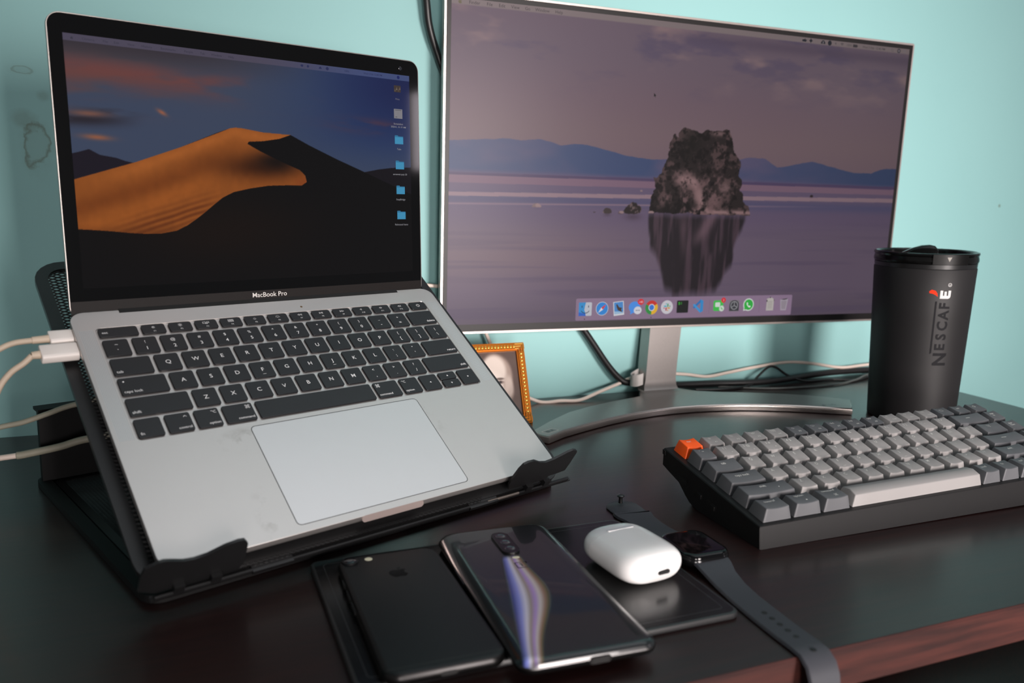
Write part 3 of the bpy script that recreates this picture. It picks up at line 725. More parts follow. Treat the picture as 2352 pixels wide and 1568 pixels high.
nx, ny = 1560, 876
U, V = np.meshgrid(np.linspace(0, MW, nx), np.linspace(0, MH, ny)); u, v = U / MW, V / MH
img = np.zeros((ny, nx, 3)) + np.array((118, 101, 116.))
img = mixc(img, (112, 100, 118), sst(.70, .9, v) * .8)
img = mixc(img, (124, 106, 116), np.exp(-((v - .62) / .08) ** 2) * .7)
n1 = fbm(nx, ny, 6, 9, 5, .55, 51); n2 = fbm(nx, ny, 9, 16, 5, .55, 55)
img = mixc(img, (92, 84, 112), sst(.50, .72, n2) * sst(.70, .95, v) * .75)
img = mixc(img, (148, 126, 132), sst(.54, .74, n1) * sst(.72, .9, v) * .8)
img = mixc(img, (86, 76, 98), np.exp(-((v - .955) / .02) ** 2) * sst(.3, .7, u) * .6)
def lev(a, b): return a + (b - a) * u           # a level that rises slightly to the right
r1 = [(0, 194.2), (32.3, 196.6), (59.9, 198.9), (81.2, 198.2), (101.2, 200.5), (114, 198), (127.1, 194.6), (142.6, 197.2), (158, 196.6), (169.1, 195), (207.6, 187.2), (241.3, 184.3), (258.2, 185.9), (298.8, 184), (346.8, 187.1), (358.8, 189.6), (370.9, 192.4), (394.1, 191.6), (404, 186), (412.9, 182), (428, 184.5), (441.3, 187.3), (452, 189), (463.9, 191.3), (475, 189.5), (487.7, 187), (510, 183), (529.6, 180), (557.5, 180.5), (570, 185), (578, 186.7), (599.5, 187.5)]
jit = (fbm(nx, 1, 60, 1, 4, .5, 61)[0] - .5) * 1.2
mt = V < (np.interp(U[0], [p[0] for p in r1], [p[1] for p in r1]) + jit)[None]
mc = mixc(np.zeros((ny, nx, 3)) + np.array((98, 92, 126.)), (66, 82, 124), sst(.35, .7, fbm(nx, ny, 5, 6, 4, .5, 63)))
mc = mixc(mc, (60, 76, 116), sst(.5, 1, u))
mc = mixc(mc, (104, 90, 124), sst(168, 160, V))
img = np.where(mt[..., None], mc, img)
sh = lev(159.5, 161.0)
img = np.where((V < sh)[..., None], np.array((128, 104, 128.)), img)
img = np.where((V < lev(162.2, 164.5))[..., None] & (V >= sh)[..., None], np.array((84, 72, 108.)), img)
wl = lev(151.5, 154.0)
wcol = np.zeros((ny, nx, 3)) + np.array((104, 92, 122.))
wcol = mixc(wcol, (88, 86, 122), np.exp(-((V - 136) / 6) ** 2))
wcol = mixc(wcol, (110, 98, 122), sst(125, 95, V)); wcol = mixc(wcol, (122, 106, 122), np.exp(-((V - 74) / 26) ** 2) * sst(.55, .1, u))
wcol = mixc(wcol, (102, 92, 112), sst(40, 0, V))
wn = fbm(nx, ny, 2, 40, 4, .5, 71); wcol = mixc(wcol, (94, 84, 112), sst(.52, .75, wn) * sst(150, 60, V) * .5)
img = np.where((V < wl)[..., None], wcol, img)
b1, b2 = lev(142.0, 149.5), lev(137.8, 144.5)
img = np.where(((V < b1) & (V > b2))[..., None], np.array((148, 126, 142.)), img)
b3 = lev(129.8, 138.0); img = mixc(img, (142, 120, 140), np.exp(-((V - b3) / .9) ** 2) * sst(.9, .5, u) * .9)
# reflection of the rock: stretched downwards
refl = [(239.7,123.6),(240.3,106),(243.7,95.5),(243.7,85),(252.7,75.8),(258.1,63.8),(264.1,44.9),(267,36.8),(275.7,33.9),(278.5,27.1),(296.3,30.9),(316.9,30.6),(337.7,33.1),(343.2,44.2),(348.6,56.6),(357.8,63.5),(360,74.6),(358.2,85.6),(362.8,96.6),(367,104.9),(370.8,115.9),(373.4,123.5)]
rm = poly_mask(U, V, refl, 5, 81)
rm = blur(rm, 31, 0); rm = blur(rm, 7, 1)
st1 = fbm(nx, ny, 90, 5, 4, .55, 83); st2 = fbm(nx, ny, 16, 3, 3, .5, 85)
rc = mixc(np.zeros((ny, nx, 3)) + np.array((40, 35, 42.)), (74, 60, 72), sst(.45, .7, st1))
rc = mixc(rc, (106, 84, 98), sst(.45, .68, st2) * np.exp(-((U - 296) / 22) ** 2) * sst(60, 90, V))
rc = mixc(rc, (112, 90, 104), np.exp(-((U - 318 - (V - 110) * .6) / 9) ** 2) * sst(80, 105, V) * .8)
img = img * (1 - rm[..., None] * .97) + rc * rm[..., None] * .97
rock = [(280.4,222),(287.4,219.2),(295.2,217.1),(304.3,218.2),(311.8,220.5),(324.3,220.5),(333.5,222),(341.5,220.8),(342.8,215.6),(346.1,206),(350.1,197),(353.7,193.2),(359.8,187.5),(359.7,180.2),(357.3,172.1),(361.1,165.6),(363,154.9),(367.4,151),(368.3,141.6),(373.9,135),(377.1,126.9),(376.6,123.5),(328.1,123.3),(281.2,123.7),(239.5,124.2),(239.6,134.6),(240.5,142.4),(243.7,150.2),(244.5,160.5),(242.6,166.2),(247.8,165.7),(254,172.3),(257.3,178.9),(261.1,188),(261.3,195.6),(262.9,204.6),(266.1,211.1),(269,213.2),(273,210.2),(274.7,216.6),(278.1,221.2)]
km = poly_mask(U, V, rock, 9, 91) * (V > 123.6)
t1 = fbm(nx, ny, 60, 34, 5, .65, 93); t2 = fbm(nx, ny, 14, 9, 4, .55, 95); t3 = fbm(nx, ny, 110, 64, 3, .6, 97)
kc = np.zeros((ny, nx, 3)) + np.array((44, 38, 40.))
kc = mixc(kc, (92, 74, 78), sst(.50, .66, t1) * .8)
kc = mixc(kc, (26, 23, 25), sst(.50, .36, t3) * .8)
pale = np.exp(-((U - 283) / 11) ** 2 - ((V - 163) / 9) ** 2) + np.exp(-((U - 306 - (145 - V) * .45) / 9) ** 2) * sst(172, 160, V) * sst(120, 128, V) + np.exp(-((V - 127) / 3.0) ** 2) * sst(278, 290, U) + np.exp(-((U - 340) / 9) ** 2 - ((V - 155) / 7) ** 2) * .6 + np.exp(-((V - 217.5) / 3) ** 2) * sst(310, 320, U) * .7
kc = mixc(kc, (150, 122, 128), np.clip(pale, 0, 1) * sst(.32, .52, t1 * .6 + t3 * .4))
kc = mixc(kc, (118, 94, 100), sst(.48, .66, t2) * sst(190, 150, V) * sst(.4, .6, t1) * .9)
kc = mixc(kc, (30, 27, 29), np.exp(-((U - 262) / 15) ** 2 - ((V - 128) / 7) ** 2) * .9)
kc = mixc(kc, (30, 28, 28), np.exp(-((U - 290) / 12) ** 2 - ((V - 205) / 16) ** 2) * .85)
img = np.where((km > .5)[..., None], kc, img)
for (cx, cy, rw, rh, dk_) in ((219.3, 126, 10, 9, 1), (186.4, 124.5, 4.6, 4.6, .8), (203.5, 124, 3, 1.8, .6), (243, 125, 3.6, 1.6, 0), (100.4, 129, 5.5, 3.0, .2), (228.2, 149.1, 1.6, 1.4, .2), (467.6, 149, 2.0, 1.6, 1), (170, 124, 1.6, .5, .8)):
    dd = np.hypot((U - cx) / rw, np.where(V > cy - 1, (V - cy) / rh, (V - cy) / (rh * .35))) + (t1 - .5) * 1.0
    cc = mixc(np.zeros((ny, nx, 3)) + np.array((150, 128, 134.)), (42, 36, 38), np.clip(dk_ * 1.0 - sst(.45, .6, t3) * .6, 0, 1) + 0 * U)
    img = np.where((dd < 1)[..., None], cc, img)
    sm = np.exp(-((U - cx) / rw) ** 2 - ((V - cy + rh * .7) / (rh * .45)) ** 2) * (V < cy - rh * .25)
    img = mixc(img, (70, 58, 74), sm * .6 * dk_)
mb_ = V > lev(328.3, 328.3)
img = np.where(mb_[..., None], np.array((134, 124, 130.)), img)
M['mon_screen'] = screen_mat('monitor_screen', 0.28, 0.84, 0.09)
img = img * np.array((1.0, .965, .93)) * (1.03 - .22 * u)[..., None]  # viewing-angle falloff painted into the picture, darker to the right
ms = screen_mesh('screen', MW, MH, half(img), M['mon_screen'], mo, mon_m @ Matrix.Translation(Vector((0, 0, .40)) * S))
ms['label'] = 'lit monitor display with a dark rock reflected in lilac water'
MT = (72, 64, 68)
pl = [(p, (112, 102, 82), 0) for p in apple_polys(9.0, 331.2, 4.2)]
for w_, x in (('Finder', 24.3), ('File', 40.5), ('Edit', 53.9), ('View', 68.5), ('Go', 82.2), ('Window', 98.8), ('Help', 117.8)):
    pl.append((('T', w_, 4.6, x, 329.8, 'C'), MT, 0))
flat('menu_text', ms, pl)
MD = (26, 30, 38)
pl = [([(x + 436 - 0, y + 331.4) for x, y in ((-3.4, -1.4), (2.0, -1.8), (3.4, .8), (1.2, .6), (1.0, 2.2), (-.6, 1.0), (-3.2, .6))], MD, 0),
      ([(445.2 + a, 331.6 + b) for a, b in ((0, 3), (-1, 1.2), (-2.8, 0), (-1, -1.2), (0, -3), (1, -1.2), (2.8, 0), (1, 1.2))], MD, 0),
      ([(463.3 + a, 331 + b) for a, b in ((-3.4, -1.4), (3.4, -1.4), (3.2, .2), (1.4, 2.4), (-.8, 2.6), (-2.8, .6))], MD, 0), ([(463.3 + a, 331 + b) for a, b in ((-.5, -1.2), (.5, -1.2), (.5, .4), (1.2, .4), (0, 1.6), (-1.2, .4), (-.5, .4))], (120, 112, 116), 1),
      (circle(473.2, 331.3, 2.9, 18), MD, 0), ([(482.2 + a, 331.4 + b) for a, b in ((-1.2, .2), (0, -1.6), (1.2, .2), (0, 1.8))], (78, 72, 76), 0)]
for r_ in (.9, 1.9, 2.9): pl += [(p, (62, 58, 62), 0) for p in ring_p(491.8, 329.6, r_, .55, 5, PI * .25, PI * .75)]
pl += [(('T', '100%', 4.0, 502.6, 329.9, 'C'), (76, 70, 74), 0), ([(508.6, 329.6), (515, 329.6), (515, 332.9), (508.6, 332.9)], (52, 48, 52), 0), ([(515, 330.6), (515.8, 330.6), (515.8, 331.9), (515, 331.9)], (52, 48, 52), 0), (('T', 'Wed 5 Feb  12:40 PM', 4.0, 541, 329.9, 'C'), (62, 57, 60), 0)]
pl += [(p, (84, 78, 82), 0) for p in ring_p(570, 331.6, 1.3, .4, 12)] + [(line_p(571, 330.6, 572.2, 329.4, .5), (84, 78, 82), 0)] + [(circle(580.8, 331.3, 2.7, 18), (58, 54, 60), 0), (circle(580.8, 331.3, 1.2, 10), (110, 102, 108), 1)] + [([(587.6, y), (591.6, y), (591.6, y + .5), (587.6, y + .5)], (104, 96, 102), 0) for y in (329.9, 331.2, 332.5)]
flat('menu_icons', ms, pl)
flat('cursor', ms, [([(237.2 + a, 257.5 + b) for a, b in ((0, 0), (0, -4.2), (1.0, -3.3), (1.7, -4.8), (2.3, -4.5), (1.7, -3.1), (3.0, -3.0))], (20, 18, 22), 0)])
flat('dock', ms, [([(p[0] + 302.5, p[1] + 13.6) for p in rr(300, 25.4, 1.6, 3)], (134, 112, 136), 0), ([(330.6, 5), (330.9, 5), (330.9, 22), (330.6, 22)], (112, 92, 112), 1), ([(403.5, 5), (403.8, 5), (403.8, 22), (403.5, 22)], (112, 92, 112), 1), (circle(164, 2.4, .7, 8), (40, 34, 40), 1), (circle(250.8, 2.4, .7, 8), (40, 34, 40), 1)], 0.05)
def icon(polys): return flat('dock_icon', ms, [(p, c, l + 2) for p, c, l in polys], 0.06)
def rrp(cx, cy, w, h, r): return rr(w, h, r, 4, cx, cy)
x, y = 164.4, 14.0
icon([(rrp(x, y, 16.4, 15.6, 1.2), (184, 186, 196), 0), ([(x - 8.2, y - 7.8), (x + 1.0, y - 7.8), (x - .2, y - 3), (x - 1.2, y - 1), (x - .6, y + 3), (x + .6, y + 7.8), (x - 8.2, y + 7.8)], (48, 138, 200), 1), ([(x - 8.2, y - 7.8), (x + 1.0, y - 7.8), (x + .4, y - 5.4), (x - 8.2, y - 3.4)], (36, 96, 190), 2),
      (line_p(x - 4.2, y + 1.8, x - 4.2, y + 4.2, .9), (26, 40, 70), 3), (line_p(x + 4, y + 1.8, x + 4, y + 4.2, .9), (26, 40, 70), 3)] + [(p, (26, 40, 70), 3) for p in ring_p(x, y + 1.4, 5.6, .8, 10, PI * 1.18, PI * 1.82)])
x, y = 185.8, 14.2
icon([(circle(x, y, 8.0, 28), (196, 200, 208), 0), (circle(x, y, 7.4, 28), (44, 130, 206), 1), ([(x + 5, y + 5), (x - 1.2, y + 1.2), (x + 1.2, y - 1.2)], (206, 58, 58), 2), ([(x - 5, y - 5), (x - 1.2, y + 1.2), (x + 1.2, y - 1.2)], (214, 214, 222), 2)])
x, y = 207.3, 14.0
def rotp(P, a, cx, cy): return [(cx + (px - cx) * math.cos(a) - (py - cy) * math.sin(a), cy + (px - cx) * math.sin(a) + (py - cy) * math.cos(a)) for px, py in P]
icon([(rotp(rrp(x, y, 13.6, 16.4, .3), .10, x, y), (204, 206, 212), 0), (rotp(rrp(x, y + .6, 11.6, 13.6, .2), .10, x, y), (70, 132, 196), 1), (rotp([(x - 5.6, y - 6), (x + 5.6, y - 6), (x + 5.6, y - 4.4), (x - 5.6, y - 3.0)], .10, x, y), (150, 182, 210), 2), ([(x - 3.6, y + 4.6), (x - 2.2, y + 5), (x + .4, y + 1.4), (x + 4.6, y + .6), (x + 3.2, y - 1.0), (x + 4.8, y - 4.6), (x + 2.4, y - 3.6), (x - 1.2, y - 2.0), (x - 2.8, y + 1.6)], (70, 54, 44), 3)])
x, y = 229.0, 14.0
icon([(circle(x - 1, y + 1.0, 7.6, 24, 6.8), (72, 140, 222), 0), ([(x - 6, y - 3), (x - 2, y - 5.4), (x - 6.4, y - 7.6)], (72, 140, 222), 1), (circle(x + 3.4, y - 2.8, 5.2, 20, 4.6), (206, 206, 214), 2)] + [(circle(x + 3.4 + i, y - 2.8, .7, 8), (84, 86, 100), 3) for i in (-2, 0, 2)] + [(circle(x + 7.0, y + 7.2, 4.2, 20, 3.6), (206, 46, 54), 3), (('T', '140', 3.6, x + 7.0, y + 5.9, 'C'), (224, 190, 196), 4)])
x, y = 250.8, 14.2
def sector(cx, cy, r, a0, a1, n=12): return [(cx, cy)] + [(cx + r * math.cos(a0 + (a1 - a0) * i / n), cy + r * math.sin(a0 + (a1 - a0) * i / n)) for i in range(n + 1)]
icon([(sector(x, y, 8.4, math.radians(30), math.radians(150)), (196, 50, 46), 0), (sector(x, y, 8.4, math.radians(150), math.radians(270)), (48, 138, 66), 0), (sector(x, y, 8.4, math.radians(-90), math.radians(30)), (222, 172, 48), 0), (circle(x, y, 4.2, 20), (206, 208, 214), 1), (circle(x, y, 3.3, 20), (58, 116, 206), 2)])
x, y = 271.6, 14.2
hs = [(circle(x, y, 8.2, 28), (198, 194, 202), 0)]
for a, c_ in ((0, (60, 170, 190)), (1, (48, 150, 88)), (2, (208, 150, 48)), (3, (178, 42, 62))):
    R2 = lambda P: rotp(P, -a * PI / 2, x, y)
    hs += [(R2(rrp(x - 2.3, y + 1.1, 4.2, 1.6, .8)), c_, 1), (R2(rrp(x - 1.1, y + 3.9, 1.6, 1.6, .8)), c_, 1)]
icon(hs)
x, y = 293.0, 14.4
icon([(rrp(x, y, 16.0, 15.0, 1.0), (30, 30, 34), 0), (rrp(x, y + .2, 14.8, 13.6, .6), (24, 26, 28), 1), (('T', '$', 4.6, x - 5.0, y + 2.6, 'C'), (60, 190, 50), 2), ([(x - 2.8, y + 2.6), (x - 1.2, y + 2.6), (x - 1.2, y + 5.6), (x - 2.8, y + 5.6)], (44, 110, 44), 2)])
x, y = 314.6, 14.6
icon([([(x + 3.2, y + 8.2), (x + 7.2, y + 6.4), (x + 7.2, y - 6.4), (x + 3.2, y - 8.2)], (52, 134, 196), 0), ([(x + 3.2, y + 8.2), (x + 3.2, y + 4.2), (x - 5.4, y - 3.0), (x - 7.4, y - 1.6)], (42, 112, 178), 1), ([(x + 3.2, y - 8.2), (x + 3.2, y - 4.2), (x - 5.4, y + 3.0), (x - 7.4, y + 1.6)], (58, 146, 208), 2)])
x, y = 344.0, 14.6
icon([(rrp(x - .6, y, 14.0, 13.0, 2.2), (64, 184, 78), 0), (rrp(x - 1.6, y + 1.2, 7.0, 5.6, 1), (206, 214, 208), 1), (circle(x + 4.4, y - 3.6, 3.6, 18), (196, 214, 198), 2), (line_p(x + 3.2, y - 2.2, x + 5.8, y - 5.0, 1.1), (70, 176, 82), 3), (circle(x + 6.4, y + 6.6, 3.3, 18), (206, 46, 54), 2), (('T', '3', 3.6, x + 6.4, y + 5.4, 'C'), (224, 190, 196), 3)])
x, y = 366.4, 14.4
icon([(rrp(x, y - .4, 14.6, 14.0, 1.0), (122, 116, 122), 0), ([(x - 7.0, y - 6.8), (x + 7.0, y - 6.8), (x + 7.0, y)] + [(x + 7.0 * math.cos(a), y + 6.6 * math.sin(a)) for a in [PI * i / 12 for i in range(13)]], (58, 58, 64), 1)] + [(p, (150, 150, 154), 2) for p in ring_p(x, y, 4.4, .9, 18)] + [(line_p(x, y, x + 4.6 * math.cos(a), y + 4.6 * math.sin(a), .8), (150, 150, 154), 2) for a in (PI / 2, PI * 7 / 6, PI * 11 / 6)])
x, y = 387.4, 15.0
icon([(circle(x, y, 7.8, 26), (206, 214, 208), 0), ([(x - 7.4, y - 7.6), (x - 2.6, y - 6.8), (x - 6.6, y - 3.2)], (206, 214, 208), 1), (circle(x, y, 6.6, 26), (48, 168, 66), 2), ([(x - 6.0, y - 6.2), (x - 2.4, y - 5.6), (x - 5.6, y - 2.4)], (48, 168, 66), 2), ([(x - 3.0, y + 2.6), (x - 1.6, y + 3.0), (x - .8, y + .8), (x - 1.5, y + .1), (x + .6, y - 1.8), (x + 1.4, y - 1.1), (x + 3.2, y - 2.1), (x + 2.4, y - 3.6), (x + .4, y - 3.4), (x - 2.6, y - .2)], (222, 228, 222), 3)])
x, y = 419.4, 15.0
icon([([(x - 5.4, y - 8), (x + 5.4, y - 8), (x + 5.6, y + 6), (x + 2, y + 8.4), (x - 5.0, y + 7)], (176, 170, 166), 0), ([(x - 5.4, y + 3), (x - 4.0, y + 3), (x - 4.4, y + 5.6), (x - 5.6, y + 5)], (40, 36, 36), 1), ([(x + 5.6, y + 3), (x + 6.4, y + 5), (x + 5.2, y + 6.4)], (40, 36, 36), 1), (circle(x, y + 8.4, .9, 8), (40, 36, 38), 1)] + [([(x - 3.4, y + k), (x + 3.4, y + k), (x + 3.4, y + k + .6), (x - 3.4, y + k + .6)], (140, 134, 132), 1) for k in (-5, -3, -1, 1, 3)])
x, y = 440.4, 14.8
icon([([(x - 4.4, y - 8), (x + 4.0, y - 8), (x + 6.0, y + 6.4), (x - 5.8, y + 5.6)], (160, 150, 162), 0), ([(x - 3.2, y - 6.4), (x + 2.8, y - 6.4), (x + 4.4, y + 4.4), (x - 4.4, y + 4.0)], (142, 132, 142), 1), ([(x - 5, y + 5.8), (x - 1, y + 6.6), (x + 5, y + 7.4), (x + 4.4, y + 6.0), (x, y + 5.2)], (72, 68, 72), 2)])

# stand
q = MB()
fr = [(326, 686), (350, 701), (384, 716), (416, 728.5), (448, 738.5), (480, 745), (510, 748), (540, 747.5), (566, 744), (592, 738.5), (616, 730.5), (641, 720.5), (664, 709), (684, 697), (706, 684.5)]
bk = [(737.5, 719), (722, 737.5), (702, 753.5), (680, 767), (654, 779.5), (630, 790), (606, 799), (582, 812), (566, 832), (540, 836), (514, 832), (498, 806), (474, 799.5), (452, 793), (418, 780.5), (384, 764), (350, 738), (314, 706)]
ol = [(x - 545, y - 806) for x, y in fr + bk]
cx_, cy_ = np.mean([p[0] for p in ol]), np.mean([p[1] for p in ol])
def insetp(P, d):
    out = []; n = len(P)
    for i in range(n):
        a, b, c = Vector(P[i - 1]), Vector(P[i]), Vector(P[(i + 1) % n])
        t = ((c - b).normalized() + (b - a).normalized()); t = t.normalized() if t.length > 1e-6 else (c - b).normalized()
        out.append((b.x - t.y * d, b.y + t.x * d))
    return out
q.loft([[(x, y, z) for x, y in insetp(ol, i)] for i, z in ((1.4, 7.95), (1.8, 8.2))], False, True)
q.build('stand_base', M['stand_metal'], mo, None, 25)
q = MB(); q.loft([[(x, y, z) for x, y in insetp(ol, i)] for i, z in ((1.6, .3), (.2, 1.0), (0, 3.4), (.25, 6.2), (.7, 7.5), (1.4, 7.95))], True, False)
q.build('base_edge', mat('bright_base_edge', (206, 196, 190), .24, .95, noise=.02), mo, None, 50)
prof = [(817, 8.2, 0), (822, 9.5, 0), (825.5, 14, 0), (827, 22, 0), (829, 40, 0), (833, 82, 0), (836, 150, 0), (836, 240, 0)]
q = MB(); rings = []
for (y, z, _), wd in zip(prof, (26, 24, 22.6, 21.4, 21.4, 22, 22, 22)):
    xc = 541.5 + (z - 30) * .115 if z < 100 else 549.5
    rings.append([(xc - wd - 545, y - 806, z), (xc + wd - 545, y - 806, z), (xc + wd - 545, y - 806 + 14 + min(6, z * .2), z), (xc - wd - 545, y - 806 + 14 + min(6, z * .2), z)])
q.loft(rings); q.build('stand_neck', M['stand_metal'], mo, None, 30)
q = MB(); slab(q, 90, 60, 4, [(0, 0), (0, 12)], 4); o = q.build('neck_mount', M['bezel'], mo, Matrix.Translation(Vector((4, 38, 235)) * S) @ Matrix.Rotation(PI / 2, 4, 'X'))
# cable clip: a bent strip on the neck's left side
q = MB(); arc = [(-34 - 7 * math.sin(t), 37 - 9 * (1 - math.cos(t)) * 0.9) for t in [PI * i / 10 for i in range(11)]]
pth = [(-26, 39), (-32, 38)] + arc + [(-31, 20)]
q.loft([[(x, y, z0_ + .35 * (x + 30)) for x, y in pth] + [(x * .985, y - .9, z0_ + .35 * (x + 30)) for x, y in reversed(pth)] for z0_ in (17, 31)])
q.build('cable_clip', mat('grey_clip', (196, 190, 186), .4), mo, None, 50)
q = MB(); put_text(q, 'LG', 7.0, 702 - 545 - 6, 697.5 - 806 + 6, 8.26, 0); put_text(q, '●', 6.0, 702 - 545 - 18, 698 - 806 + 6, 8.26, 0)
q.build('lettering', mat('grey_print_dark', (62, 66, 68), .5), mo)
# sticker
q = MB(); P = rotp(rr(18, 9, .4, 2, 335 - 545, 703 - 806), math.radians(28), 335 - 545, 703 - 806); q.poly([(x, y, 8.27) for x, y in P], 0)
P = rotp(rr(16, 7, .3, 2, 335 - 545, 703 - 806), math.radians(28), 335 - 545, 703 - 806); q.poly([(x, y, 8.30) for x, y in P], 1)
q.poly([(x, y, 8.32) for x, y in circle(332 - 545, 701.6 - 806, 2.4, 16)], 2); q.poly([(x, y, 8.32) for x, y in rotp(rr(2.2, 4, .3, 2, 337.6 - 545, 704.4 - 806), math.radians(10), 337.6 - 545, 704.4 - 806)], 2)
q.build('sticker', [mat('sticker_edge', (196, 178, 172), .4), mat('sticker_grey', (104, 108, 106), .4), mat('sticker_ink', (48, 50, 50), .4)], mo)

# ------------------------------------------------------------------ framed portrait behind the laptop
lean = math.atan2(32, 80)
pf = tag(empty('photo_frame', (343, 763, 0), (-lean, 0, .0)), 'gold beaded photo frame with old sepia portrait behind the laptop', 'photo frame')
FW, FH, FBW = 72, 87, 9.0
for (x0, z0, x1, z1) in ((-FW, 0, 0, FBW), (-FW, FH - FBW, 0, FH), (-FW, FBW, -FW + FBW, FH - FBW), (-FBW, FBW, 0, FH - FBW)):
    q = MB(); q.box(x0, 0, z0, x1, 5, z1); q.box(x0 + (0 if x1 - x0 > 20 else 1.6), -1.2, z0 + (1.6 if x1 - x0 > 20 else 0), x1 - (0 if x1 - x0 > 20 else 1.6), 0, z1 - (1.6 if x1 - x0 > 20 else 0))
    q.build('frame_bar', M['gold'], pf)
q = MB()
def bead(x, z, a, b):
    q.loft([[(x + a * s_ * math.cos(2 * PI * i / 8), yy, z + b * s_ * math.sin(2 * PI * i / 8)) for i in range(8)] for s_, yy in ((1, -1.1), (.8, -1.9), (.35, -2.3))], False, True)
for i in range(17):
    z = 12 + i * 3.9
    if z < FH - 11: bead(-4.5, z, 2.3, 1.35); bead(-FW + 4.5, z, 2.3, 1.35)
for i in range(15):
    x = -12 - i * 3.6
    if x > -FW + 10: bead(x, FH - 4.5, 1.25, 2.3); bead(x, 4.5, 1.25, 2.3)
o = q.build('beading', M['gold_bead'], pf, None, 60); o['kind'] = 'stuff'
for cxs, czs in ((0, FH), (0, 0), (-FW, FH), (-FW, 0)):
    sx = -1 if cxs == 0 else 1; sz = -1 if czs == FH else 1
    q = MB()
    for k in range(3):
        a = 1.2 + k * 2.6
        q.poly([(cxs + sx * a, -1.35, czs + sz * a), (cxs + sx * (a + 1.0), -1.9, czs + sz * (a + 1.0)), (cxs + sx * (a + 1.0), -1.9, czs + sz * 11), (cxs + sx * a, -1.35, czs + sz * 11)])
        q.poly([(cxs + sx * a, -1.35, czs + sz * a), (cxs + sx * (a + 1.0), -1.9, czs + sz * (a + 1.0)), (cxs + sx * 11, -1.9, czs + sz * (a + 1.0)), (cxs + sx * 11, -1.35, czs + sz * a)])
    q.build('corner_moulding', M['gold_bead'], pf)
q = MB(); q.box(-FW + 7, 3.2, 7, -7, 4.8, FH - 7); q.build('backing', M['paper_back'], pf)
q = MB(); q.loft([[(-FW / 2 - 12, 5, 60), (-FW / 2 + 12, 5, 60), (-FW / 2 + 12, 6.2, 60), (-FW / 2 - 12, 6.2, 60)], [(-FW / 2 - 16, 31, 12.6), (-FW / 2 + 16, 31, 12.6), (-FW / 2 + 16, 32.2, 12.6), (-FW / 2 - 16, 32.2, 12.6)]]); q.build('easel_leg', M['paper_back'], pf)
# flat printed portrait: an old bearded man, drawn as tones on a small grid
pw, ph = FW - 16, FH - 16; gx, gz = 90, 110
U, V = np.meshgrid(np.linspace(0, pw, gx), np.linspace(0, ph, gz))
im = np.zeros((gz, gx, 3)) + np.array((86, 70, 64.)); im = im + (fbm(gx, gz, 4, 5, 3, .5, 7)[..., None] - .5) * 16
def ell(cx, cy, a, b, soft=.25): return sst(1 + soft, 1 - soft, np.hypot((U - cx) / a, (V - cy) / b))
im = mixc(im, (58, 46, 42), ell(22, 2, 26, 12, .3))
im = mixc(im, (150, 132, 122), ell(31.5, 45, 16.5, 22, .14))
im = mixc(im, (206, 192, 182), ell(28, 50, 13.5, 17, .22))
im = mixc(im, (226, 214, 206), ell(27, 15, 12.5, 24, .25) * (.75 + .5 * fbm(gx, gz, 20, 7, 3, .5, 8)))
im = mixc(im, (214, 200, 190), ell(25, 38, 11, 12, .3))
im = mixc(im, (196, 180, 170), ell(43, 32, 5, 12, .4) * .8)
for ex in (18, 33.5):
    im = mixc(im, (96, 80, 74), ell(ex, 41.2, 4.6, 1.2, .5)); im = mixc(im, (116, 98, 92), ell(ex, 37.6, 4.0, 1.8, .5)); im = mixc(im, (44, 36, 36), ell(ex + .3, 37.6, 1.5, 1.3, .4))
im = mixc(im, (156, 138, 128), ell(29, 31, 1.6, 5, .5)); im = mixc(im, (120, 102, 96), ell(28, 26.5, 3.4, 1.0, .5))
im = mixc(im, (230, 220, 212), ell(25, 23, 7, 2.6, .4))
pm = bpy.data.materials.new('sepia_print'); pm.use_nodes = True
N_, L_, b_ = nodes_of(pm); at_ = N_.new('ShaderNodeAttribute'); at_.attribute_name = 'picture'; L_.new(at_.outputs['Color'], b_.inputs['Base Color']); b_.inputs['Roughness'].default_value = .3
screen_mesh('portrait_print', pw, ph, im, pm, pf, Matrix.Translation(Vector((-FW + 8, 2.6, 8)) * S) @ Matrix.Rotation(PI / 2, 4, 'X'))

# ------------------------------------------------------------------ travel mug
mg = tag(empty('travel_mug', (772, 664, 0), (0, math.radians(-1.1), 0)), 'tall matte black travel mug with gloss lid behind the keyboard', 'mug')
HB, RB, RT = 172.0, 45.6, 51.6
rad = lambda z: RB + (RT - RB) * z / HB
q = MB(); q.lathe([(40, 0), (RB - 1.5, .4), (RB, 2.2), (rad(60), 60), (rad(120), 120), (RT, HB - 1), (RT - .6, HB)], 0, 0, 96); q.build('cup', M['mug'], mg, None, 35)
q = MB(); q.lathe([(RT - 1.0, HB - .2), (RT - .5, HB + .3), (RT - .1, HB + 4.8), (RT - .6, HB + 5.2)], 0, 0, 96); q.build('seal_ring', mat('satin_black_ring', (20, 20, 21), .3), mg, None, 35)
q = MB(); q.lathe([(RT - 1.4, HB + 5), (RT + .2, HB + 5.6), (RT + .9, HB + 7.5), (RT + .7, HB + 10), (RT + .2, HB + 12.5), (RT + 1.2, HB + 14.5), (RT + .8, HB + 16.2), (RT - 1.2, HB + 16.8), (RT - 3.4, HB + 15.2), (RT - 4.4, HB + 11), (10, HB + 10.5)], 0, 0, 96); q.build('lid', M['mug_gloss'], mg, None, 35)
va = math.atan2(-664, -772)                # the side turned to the desk's front left
def onmug(a, z, d=.0, rr_=None): R_ = (rr_ or rad(z)) + d; return (R_ * math.cos(va + a), R_ * math.sin(va + a), z)
q = MB()                                    # latch block at the right of the lid
